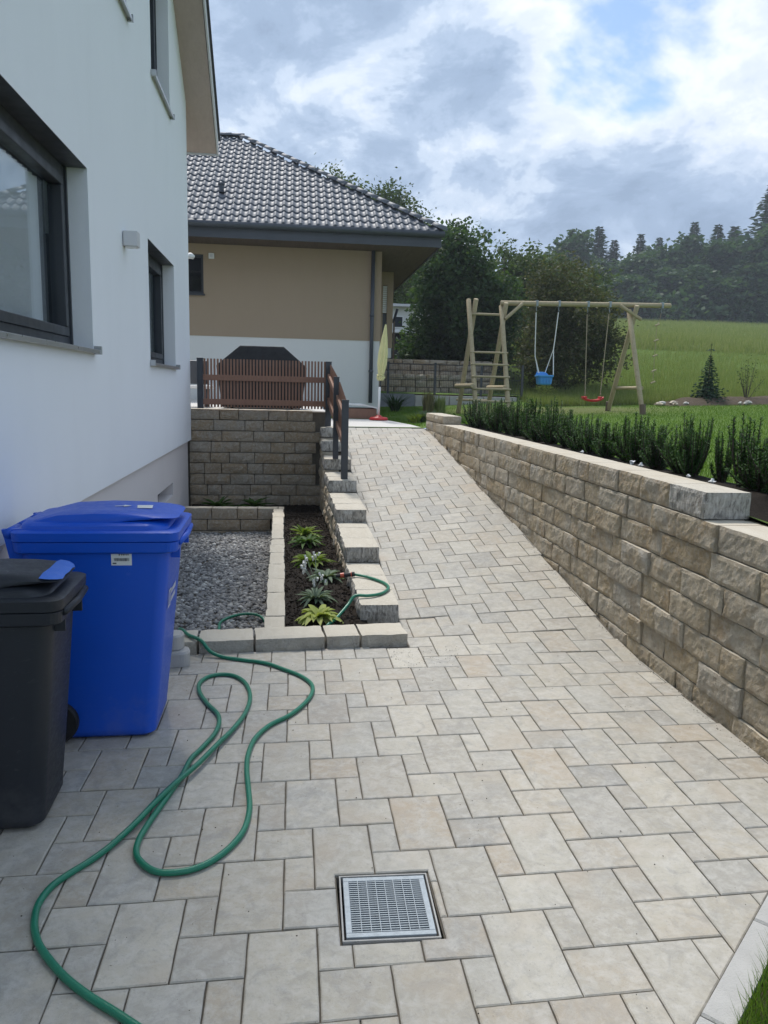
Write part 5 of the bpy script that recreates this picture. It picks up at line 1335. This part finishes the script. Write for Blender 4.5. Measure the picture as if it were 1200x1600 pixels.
make_tree('garden_tree', (10.2, 38.0, lawn_z(10.2, 38)), 5.0, 5.6, 'leaf_mid', 15, 420, 20, .2, .05, 14, 'mid green tree between the dark tree and the round shrub', 'tree', None, .14, .25, .6, .45)
make_tree('garden_tree', (15.6, 46.0, lawn_z(15.6, 46)), 6.4, 5.4, 'leaf_mid', 16, 420, 20, .22, .05, 14, 'mid green tree rising behind the round shrub', 'tree', None, .14, .28, .6, .45)
make_tree('round_shrub', (8.45, 24.0, lawn_z(8.45, 24) - .1), 4.5, 4.0, 'leaf_red', 4, 1500, 28, .11, -.25, 24, 'wide rounded brownish green shrub behind the swing frame', 'shrub', None, .08, .16, .5, .4)
make_tree('yellow_shrub', (7.42, 22.3, lawn_z(7.42, 22.3)), .75, .42, 'hosta_y', 18, 60, 14, .05, .0, 6, 'low yellow flowering shrub under the round shrub', 'shrub', None, .02, .06, .5, .5)

def build_small_spruce():
    root = empty('young_spruce', (11.45, 20.5, lawn_z(11.45, 20.5) - .02), 0, 'young dark spruce by the earth bank at the right', 'tree')
    MB().tube([(0, 0, -.05), (0, 0, .9), (0, 0, 1.72)], [.03, .018, .006], 6).build('trunk', M['bark'], root)
    V = conifer_quads(np.random.default_rng(6), 1.35, 1.35, 26, 20, .13, .02, .2, .9)
    V2 = conifer_quads(np.random.default_rng(7), .26, .16, 2, 6, .07, .2, .2) + np.array([0, 0, 1.5])
    link('crown', np_quads('crown', np.concatenate([V, V2]), M['needle']), root)
build_small_spruce()
def build_sapling():
    rng = np.random.default_rng(15); root = empty('sapling', (12.55, 20.4, lawn_z(12.55, 20.4)), 0, 'thin airy sapling beside the young spruce', 'sapling')
    mb = MB(); P = []
    for k in range(9):
        a = rng.uniform(0, 6.28); e = np.array([math.cos(a) * rng.uniform(.15, .5), math.sin(a) * .3, rng.uniform(.7, 1.25)])
        mb.tube([(0, 0, 0), tuple(e * .5 + np.array([0, 0, .08])), tuple(e)], [.010, .007, .003], 5)
        P.append(e * rng.uniform(.5, 1.05, (26, 1)) + rng.normal(size=(26, 3)) * .05)
    mb.build('stems', M['bark'], root); link('leaves', np_quads('leaves', leaf_quads(np.concatenate(P), .055, rng), M['leaf_mid']), root)
build_sapling()

def build_bank():
    # low earth bank with loose stones
    rng = random.Random(19); mb = MB(); nx, ny = 40, 8
    for j in range(ny + 1):
        for i in range(nx + 1):
            x = 9.6 + 6.5 * i / nx; y = 19.7 + 1.5 * j / ny; b = math.sin(math.pi * j / ny) * sstep(9.6, 11, x) * .22
            mb.v.append((x, y, lawn_z(x, y) - .02 + b + (.05 * noise.noise((x * 3, y * 3, 1)) if 0 < j < ny else 0)))
    for j in range(ny):
        for i in range(nx): q = j * (nx + 1) + i; mb.f.append([q, q + 1, q + nx + 2, q + nx + 1]); mb.m.append(0)
    tag(mb.build('earth_bank', M['earth'], smooth=True), kind='structure')
    k = 0
    spots = [(9.75, 19.9, .16), (9.95, 20.1, .20), (10.2, 19.85, .14), (10.3, 20.15, .22), (10.55, 19.95, .17), (10.75, 20.2, .15), (12.0, 19.75, .15), (12.2, 19.72, .20), (12.12, 19.68, .12)]
    for x, y, s in spots:
        _sd[0] += 1; m2 = rough_block(s * rng.uniform(.9, 1.5), s * .8, s * .55, _sd[0], amp=(.03, .03, .02), rough=(1, 1, 1, 1, 1, 0), seg=(3, 3, 2), edge=.04)
        o = m2.build('rock', M['pale_rock' if x > 11.5 or k % 3 == 1 else 'stone'], None, (x, y, lawn_z(x, y) + .02)); o.rotation_euler = (0, 0, rng.uniform(0, 3)); k += 1
        tag(o, 'loose rock on the earth bank, %s of nine counted from the left' % ORD[k - 1], 'rock', 'rocks along the earth bank')
build_bank()

# ------------------------------------------------------------------ background garden: dry walls, panel fence, concrete edging, small house, ornamental grass
def build_background_garden():
    rng = random.Random(23)
    for lab, y, x0, x1, z0, z1 in (('lower rough stone terrace wall beyond the wire panel fence', 24.6, 2.3, 6.4, 1.45, 2.12), ('upper rough stone terrace wall under the dark tree', 25.6, 2.3, 6.6, 2.0, 2.62)):
        root = empty('terrace_wall', (0, 0, 0), 0, lab, 'stone wall', 'stone terrace walls in the background'); z = z0
        while z < z1 - .05:
            h = min(rng.uniform(.18, .26), z1 - z); x = x0
            while x < x1:
                L = rng.uniform(.25, .6); block(root, x + .01, min(x + L, x1) - .01, y + rng.uniform(-.03, .03), y + .35, z + .008, z + h - .008, 'stone_shaded', rough=(.5, .5, 1, 0, .4, 0), amp=(.015, .03, .01), seg=(4, 2, 3)); x += L
            z += h
        MB().box((x0, y + .1, z0 - .3), (x1, y + .34, z1 - .05)).build('core', M['sand'], root)
    MB_ = MB(); MB_.add([(2.2, 22.2, 1.50), (7.5, 22.2, 1.52), (7.5, 24.7, 1.56), (2.2, 24.7, 1.56)], [(0, 1, 2, 3)]); tag(MB_.build('upper_lawn', M['lawn']), kind='structure')
    mb = MB(); mb.add([(2.0, 25.7, 2.6), (8, 25.7, 2.6), (9, 40, 2.9), (1.5, 40, 2.9)], [(0, 1, 2, 3)]); tag(mb.build('garden_terrace', M['earth']), kind='structure')
    root = empty('concrete_edge', (0, 0, 0), 0, 'grey concrete edging under the wire panel fence', 'kerb')
    MB().box((2.2, 21.9, .9), (3.42, 22.25, 1.50)).build('block', M['conc_dark'], root, bevel=.01)
    x = 3.44
    while x < 6.4: MB().box((x, 21.95, 1.0), (x + .98, 22.2, 1.47)).build('block', M['concrete'], root, bevel=.01); x += 1.0
    root = empty('panel_fence', (0, 22.1, 1.5), 0, 'dark wire panel fence on the concrete edging', 'fence')
    for x in (2.66, 4.02, 5.38, 6.6): MB().box((x - .03, -.03, 0), (x + .03, .03, .90)).build('post', M['anthracite'], root)
    wm = MB().box((-.003, -.003, .0), (.003, .003, .84)).mesh('wire', M['anthracite']); x = 2.72
    while x < 6.58: link('wire', wm, root, (x, 0, .03)); x += .05
    for z in (.05, .45, .85): MB().box((2.66, -.005, z), (6.6, .005, z + .010)).build('cross_wire', M['anthracite'], root)
    # small white building glimpsed under the tree
    root = empty('neighbour_house', (4.9, 36.0, 2.9), 0, 'pale house with two windows glimpsed under the dark tree', 'house')
    MB().box((-1.6, 0, 1.35), (3.4, 4, 2.45)).build('wall', M['base_render'], root); MB().box((-1.6, .3, -.4), (3.4, 3.9, 1.28)).build('ground_storey', M['dark_room'], root)
    MB().box((-1.9, -.35, 2.45), (3.7, 4.3, 2.56)).build('roof', M['lamp_grey'], root); MB().box((-1.6, -.25, 1.28), (3.4, .3, 1.35)).build('balcony', M['white'], root)
    for x in (-.42, .28, 1.2):
        w = MB().box((x, -.04, 1.5), (x + .5, -.005, 2.05)).build('window', M['white'], root); MB().box((x + .05, -.055, 1.55), (x + .45, -.042, 2.0)).build('pane', M['glass_dark'], w)
    # rusty stake by the fence
    o = empty('metal_stake', (3.35, 26.5, 2.4), 0, 'thin rusty stake sculpture beside the neighbour house', 'stake')
    MB().tube([(0, 0, 0), (0, 0, 1.5)], .03, 6).build('rod', M['anchor'], o); MB().tube([(-.08, 0, 1.45), (0, 0, 1.55), (.10, 0, 1.9)], .05, 6).build('head', M['anthracite'], o)
M['conc_dark'] = simple('grey_concrete', (.20, .21, .23), .85, 0, .1, 4, .3, 60)
M['glass_dark'] = simple('dark_pane', (.03, .035, .045), .1, 0, .05, 2)
build_background_garden()

def tuft(name, loc, n, h, spread, mat, seed, label, cat, lean=.35, width=.012, group=None):
    rng = np.random.default_rng(seed); V = []
    for i in range(n):
        a = rng.uniform(0, 6.28); b = np.array([math.cos(a), math.sin(a), 0]) * rng.uniform(0, spread * .35); d = np.array([math.cos(a), math.sin(a), 0]) * lean * rng.uniform(.3, 1.2) * h
        s = np.array([-math.sin(a), math.cos(a), 0]) * width * rng.uniform(.7, 1.2); H = h * rng.uniform(.6, 1.1)
        p1 = b + d * .35 + np.array([0, 0, H * .6]); p2 = b + d + np.array([0, 0, H])
        V.append([b - s * .6, b + s * .6, p1 + s, p1 - s]); V.append([p1 - s, p1 + s, p2 + s * .1, p2 - s * .1])
    root = empty(name, loc, 0, label, cat, group); link('blades', np_quads('blades', np.array(V), M[mat]), root); 
    MB().tube([(0, 0, -.03), (0, 0, .05)], [spread * .25, spread * .15], 7).build('root_crown', M['straw'], root)
    return root
tuft('ornamental_grass', (2.72, 15.6, lawn_z(2.72, 15.6)), 220, .55, .3, 'straw', 1, 'upright brownish ornamental grass behind the far end of the wall', 'ornamental grass', .12)
tuft('ornamental_grass', (2.98, 15.7, lawn_z(2.98, 15.7)), 180, .46, .3, 'meadow', 2, 'green upright ornamental grass next to the brownish clump', 'ornamental grass', .14)
tuft('lavender_clump', (2.58, 14.6, lawn_z(2.58, 14.6)), 240, .22, .6, 'plant_silver', 3, 'low grey green lavender clump beside the terrace', 'plant', 1.0)
tuft('lavender_clump', (2.30, 14.5, lawn_z(2.30, 14.5)), 120, .16, .4, 'hosta_g', 4, 'low yellow green clump at the terrace edge', 'plant', 1.1)
tuft('spiky_plant', (2.50, 19.2, lawn_z(2.5, 19.2)), 70, .45, .3, 'fern', 5, 'dark spiky plant at the corner of the tan house', 'plant', .9, .02)

# ------------------------------------------------------------------ yew hedge behind the wall
def build_hedge():
    mb = MB(); ys = np.arange(2.0, 12.7, .22)
    for y in ys:
        for x in (2.40, 2.6, 2.85, 3.15): 
            z = min(1.115, (lawn_z(3.15, y) if x > 3 else 1.085 if y > 3.9 else np.interp(y, [2.0, 2.5, 2.95, 3.9], [.0, .16, .78, 1.0]))) + .025 * noise.noise((x * 6, y * 6, 0)); mb.v.append((x, y, z))
    for j in range(len(ys) - 1):
        for i in range(3): q = j * 4 + i; mb.f.append([q, q + 1, q + 5, q + 4]); mb.m.append(0)
    tag(mb.build('hedge_bed', M['soil'], smooth=True), kind='structure')
    protos = []
    for k in range(5):
        rng = np.random.default_rng(200 + k); V = []; st = MB()
        thin = k >= 3; nsh = 20 if thin else 46
        for i in range(nsh):
            a = rng.uniform(0, 6.28); rad = rng.uniform(.02, .075 if thin else .145); H = rng.uniform(.20, .46) * (1.0 - .25 * rng.uniform(0, 1) ** 2) 
            b = np.array([math.cos(a) * rad * .35, math.sin(a) * rad * .35, .0]); tip = np.array([math.cos(a) * rad * 1.15, math.sin(a) * rad * 1.15, H * (1 - .5 * (rad / .2) ** 2 * rng.uniform(0, 1))])
            if rng.uniform() < .12: tip = tip * np.array([1.9, 1.9, .95])
            mid = (b + tip) / 2 + np.array([math.cos(a), math.sin(a), 0]) * rad * .25
            st.tube([tuple(b), tuple(mid), tuple(tip)], [.006, .004, .002], 4)
            n = 100
            for q in range(n):
                t = .08 + .92 * q / n; p = (1 - t) ** 2 * b + 2 * t * (1 - t) * mid + t * t * tip
                ax = 2 * (1 - t) * (mid - b) + 2 * t * (tip - mid); ax /= np.linalg.norm(ax)
                s = rng.normal(size=3); s -= ax * (s @ ax); s /= np.linalg.norm(s); e = ax * rng.uniform(.45, .9) + s; e /= np.linalg.norm(e)
                L = rng.uniform(.026, .042) * (1 - .35 * t); o_ = np.cross(e, ax); o_ /= np.linalg.norm(o_) + 1e-9
                V.append([p, p + e * L * .5 + o_ * .005, p + e * L, p + e * L * .5 - o_ * .005])
        r = empty('yew_bush', (0, 0, 0)); st.build('stems', M['bark'], r); link('foliage', np_quads('foliage', np.array(V), M['yew']), r); protos.append(r)
    rng = random.Random(9)
    spots = [(4.02, 0, 1.0), (4.27, 2, .95), (4.50, 3, 1.12), (4.76, 4, .95), (5.10, 1, .95), (5.24, 0, .92), (5.62, 2, .86), (5.98, 1, .92), (6.20, 0, .98), (6.58, 2, .9), (6.95, 0, .95), (7.32, 1, 1.0), (7.72, 2, .95), (8.15, 0, 1.05), (8.6, 1, 1.0), (9.0, 2, 1.08), (9.45, 0, 1.06), (9.9, 1, 1.1), (10.35, 2, 1.08), (10.8, 0, 1.1), (11.25, 1, 1.1), (11.7, 2, 1.08)]
    used = set()
    for i, (y, k, s) in enumerate(spots):
        lab = 'dark green yew bush behind the stone wall, %s from the near end of the hedge' % ORD[i]; loc = (2.80 + rng.uniform(-.03, .03), y, 1.075); sc = (s * rng.uniform(.8, 1.25), s * rng.uniform(.8, 1.25), s * rng.uniform(.84, 1.14)); g = 'yew bushes planted in a row'
        if k in used: copy_tree(protos[k], 'yew_bush', loc, sc, rng.uniform(0, 6.28), lab, g)
        else:
            used.add(k); protos[k].location = loc; protos[k].scale = sc; tag(protos[k], lab, 'bush', g)
    # white pebbles on the bed just behind the wall
    for i, y in enumerate((4.33, 4.62, 5.3, 5.44, 6.45)):
        _sd[0] += 1; o = rough_block(.03, .035, .02, _sd[0], amp=(.01, .01, .008), rough=(1,) * 6, seg=(3, 3, 2), edge=.015).build('pebble', M['white'], None, (2.50, y, 1.125 if y > 3.9 else 1.0))
        tag(o, 'white pebble in the hedge bed, %s from the near end of the wall' % ORD[i], 'pebble', 'white pebbles in the hedge bed')
build_hedge()

# ------------------------------------------------------------------ bed plants
def leafy_plant(name, loc, n, L, W, mat, seed, label, cat='plant', flowers=0, up=.75, group=None):
    rng = np.random.default_rng(seed); mb = MB(); root = empty(name, loc, 0, label, cat, group)
    for i in range(n):
        a = 2.399 * i + rng.uniform(-.3, .3); t0 = i / n; el = up * (1 - .75 * t0) + rng.uniform(-.12, .12); ln = L * rng.uniform(.75, 1.1) * (.75 + .25 * t0); d = np.array([math.cos(a), math.sin(a), 0]); s = np.array([-d[1], d[0], 0]); tw = rng.uniform(-.25, .25); dr = rng.uniform(.3, .6)
        secs = []
        for q in range(6):
            t = q / 5; w = W * math.sin(math.pi * min(1, .08 + t * .92)) ** .8 * (1 if t < .99 else .05)
            c = d * ln * t * math.cos(el) + s * tw * ln * t * t + np.array([0, 0, ln * (t * math.sin(el) - dr * t * t * (1.1 - el * .6)) + .015]); f = .28 * w
            secs.append([tuple(c - s * w / 2 + np.array([0, 0, f])), tuple(c), tuple(c + s * w / 2 + np.array([0, 0, f]))])
        lf = MB(); lf.loft(secs, cap=False, closed=False); lf.build('leaf', M[mat], root, smooth=True)
    for i in range(flowers):
        a = rng.uniform(0, 6.28); tip = Vector((math.cos(a) * rng.uniform(.03, .13), math.sin(a) * rng.uniform(.03, .12), rng.uniform(.16, .34)))
        st = MB().tube([(0, 0, 0), (tip.x * .3, tip.y * .3, tip.z * .6), tuple(tip)], .0028, 5).build('stem', M['plant_stem'], root)
        fm = MB()
        for k in range(5):
            b = tip + Vector((rng.uniform(-.02, .02), rng.uniform(-.02, .02), -.012 * k)); fm.tube([b, b + Vector((rng.uniform(-.012, .012), rng.uniform(-.012, .012), .024))], [.006, .009], 6)
        fm.build('flower', M['petal'], st)
    return root
M['plant_stem'] = simple('pale_stem', (.22, .27, .20), .7)
leafy_plant('hosta', (.175, 5.16, .045), 34, .21, .052, 'hosta_y', 1, 'yellow variegated hosta nearest the front edging')
leafy_plant('hosta', (.17, 5.62, .05), 38, .20, .030, 'plant_silver', 2, 'grey green plant with pale drooping flowers above the front hosta', flowers=6)
leafy_plant('hosta', (.27, 6.30, .04), 26, .21, .040, 'plant_silver', 3, 'green leafy plant just behind the pale flowering one')
leafy_plant('hosta', (.165, 6.90, .035), 36, .24, .046, 'hosta_g', 4, 'bright yellow green hosta in the middle of the bed')
leafy_plant('hosta', (.14, 7.85, .02), 34, .27, .042, 'fern2', 5, 'green leafy plant fourth back in the planting bed')
leafy_plant('hosta', (.12, 8.30, .01), 34, .28, .040, 'hosta_g', 6, 'tall pale edged hosta furthest back in the bed', up=1.0)
leafy_plant('fern', (-1.03, 10.60, -.045), 26, .36, .05, 'fern2', 7, 'dark fern at the foot of the back wall nearer the house', up=.9)
leafy_plant('fern', (-.55, 10.70, -.045), 24, .34, .05, 'fern2', 8, 'dark fern at the foot of the back wall further from the house', up=.9)

# ------------------------------------------------------------------ grass
def blades(name, P, h, w, rng, mat, lean=.5):
    n = len(P); a = rng.uniform(0, 6.283, n); s = np.stack([-np.sin(a), np.cos(a), np.zeros(n)], 1) * (w * rng.uniform(.6, 1.3, n))[:, None]
    H = h * rng.uniform(.5, 1.25, n); b = rng.uniform(0, 6.283, n); d = np.stack([np.cos(b) * lean * H, np.sin(b) * lean * H, H], 1) * np.stack([rng.uniform(0, 1, n)] * 2 + [np.ones(n)], 1)
    return np_quads(name, np.stack([P - s, P + s, P + d], 1), mat)
def build_grass():
    rng = np.random.default_rng(31)
    # verge by the kerb: long blades
    n = 26000; nrm = np.array([KERB_D.y, -KERB_D.x]); dd = np.array([KERB_D.x, KERB_D.y]); t = rng.uniform(-.75, 1.55, n); q = .088 + rng.uniform(0, 1, n) ** 1.3 * .75
    XY = np.array([KERB_P.x, KERB_P.y]) + t[:, None] * dd + q[:, None] * nrm; XY = XY[(XY[:, 0] < 2.6)]
    P = np.column_stack([XY, np.full(len(XY), .0)]); tag(link('verge_grass', blades('verge_grass', P, .065, .0016, rng, M['grass'], .9)), 'uneven green grass in the corner beyond the kerb', 'grass', kind='stuff')
    # mown lawn behind the hedge
    n = 150000; u = rng.uniform(0, 1, n); y = 3.2 + 18 * u ** 1.15; x = 3.05 + rng.uniform(0, 1, n) * np.minimum(13.5, 2.0 + .80 * y)
    P = np.column_stack([x, y, [lawn_z(a, b) for a, b in zip(x, y)]])
    wr = ((x - 6.3) * .28) ** 2 + ((y - 18.6) * .42) ** 2; P = P[wr > rng.uniform(.15, 1.3, n)]
    tag(link('lawn_grass', blades('lawn_grass', P, .05, .0035, rng, M['grass'], .7)), 'short bright green mown lawn around the swing frame', 'grass', kind='stuff')
    n = 14000; y = rng.uniform(13.2, 21.5, n); x = rng.uniform(1.8, 3.4, n); k = ~((y < 14.95) & (x < 2.25 - .3 * (y - 12.7))); x, y = x[k], y[k]
    P = np.column_stack([x, y, [lawn_z(a, b) - (.03 if a < 2.41 and b < 17 else 0) for a, b in zip(x, y)]])
    tag(link('strip_grass', blades('strip_grass', P, .05, .004, rng, M['grass'], .7)), 'strip of lawn between terrace and concrete edging', 'grass', kind='stuff')
    # rough meadow up the slope
    n = 190000; y = 20.6 + 84 * rng.uniform(0, 1, n) ** 1.7; x = rng.uniform(.22, .74, n) * y + rng.uniform(-1, 1, n); k = x > 6.5; x, y = x[k], y[k]
    P = np.column_stack([x, y, [lawn_z(a, b) for a, b in zip(x, y)]]); h = .22
    n2 = len(P); dens = np.array([noise.noise((a * .22, b * .22, 7)) for a, b in zip(x, y)])
    P = P[dens > -.35 + rng.uniform(-.25, .25, n2)]
    far = P[:, 1] > 40
    tag(link('meadow_grass', blades('meadow_grass', P[~far], .26, .006, rng, M['meadow'], .45)), 'tall loose meadow grass on the slope behind the garden', 'grass', kind='stuff')
    tag(link('far_meadow_grass', blades('far_meadow_grass', P[far], .42, .022, rng, M['meadow'], .45)), 'tall meadow grass higher up towards the wood', 'grass', kind='stuff')
build_grass()

# ------------------------------------------------------------------ air
def build_haze():
    m, nt, out = mat_new('haze_air'); v = nt.nodes.new('ShaderNodeVolumePrincipled')
    v.inputs['Color'].default_value = (.80, .88, 1.0, 1); v.inputs['Density'].default_value = HAZE; v.inputs['Anisotropy'].default_value = .35
    nt.links.new(v.outputs[0], out.inputs['Volume'])
    tag(MB().box((-160, -70, -1.5), (310, 430, 75)).build('haze', m), 'thin pale summer haze in the air', 'haze', kind='stuff')
HAZE = .0009
build_haze()
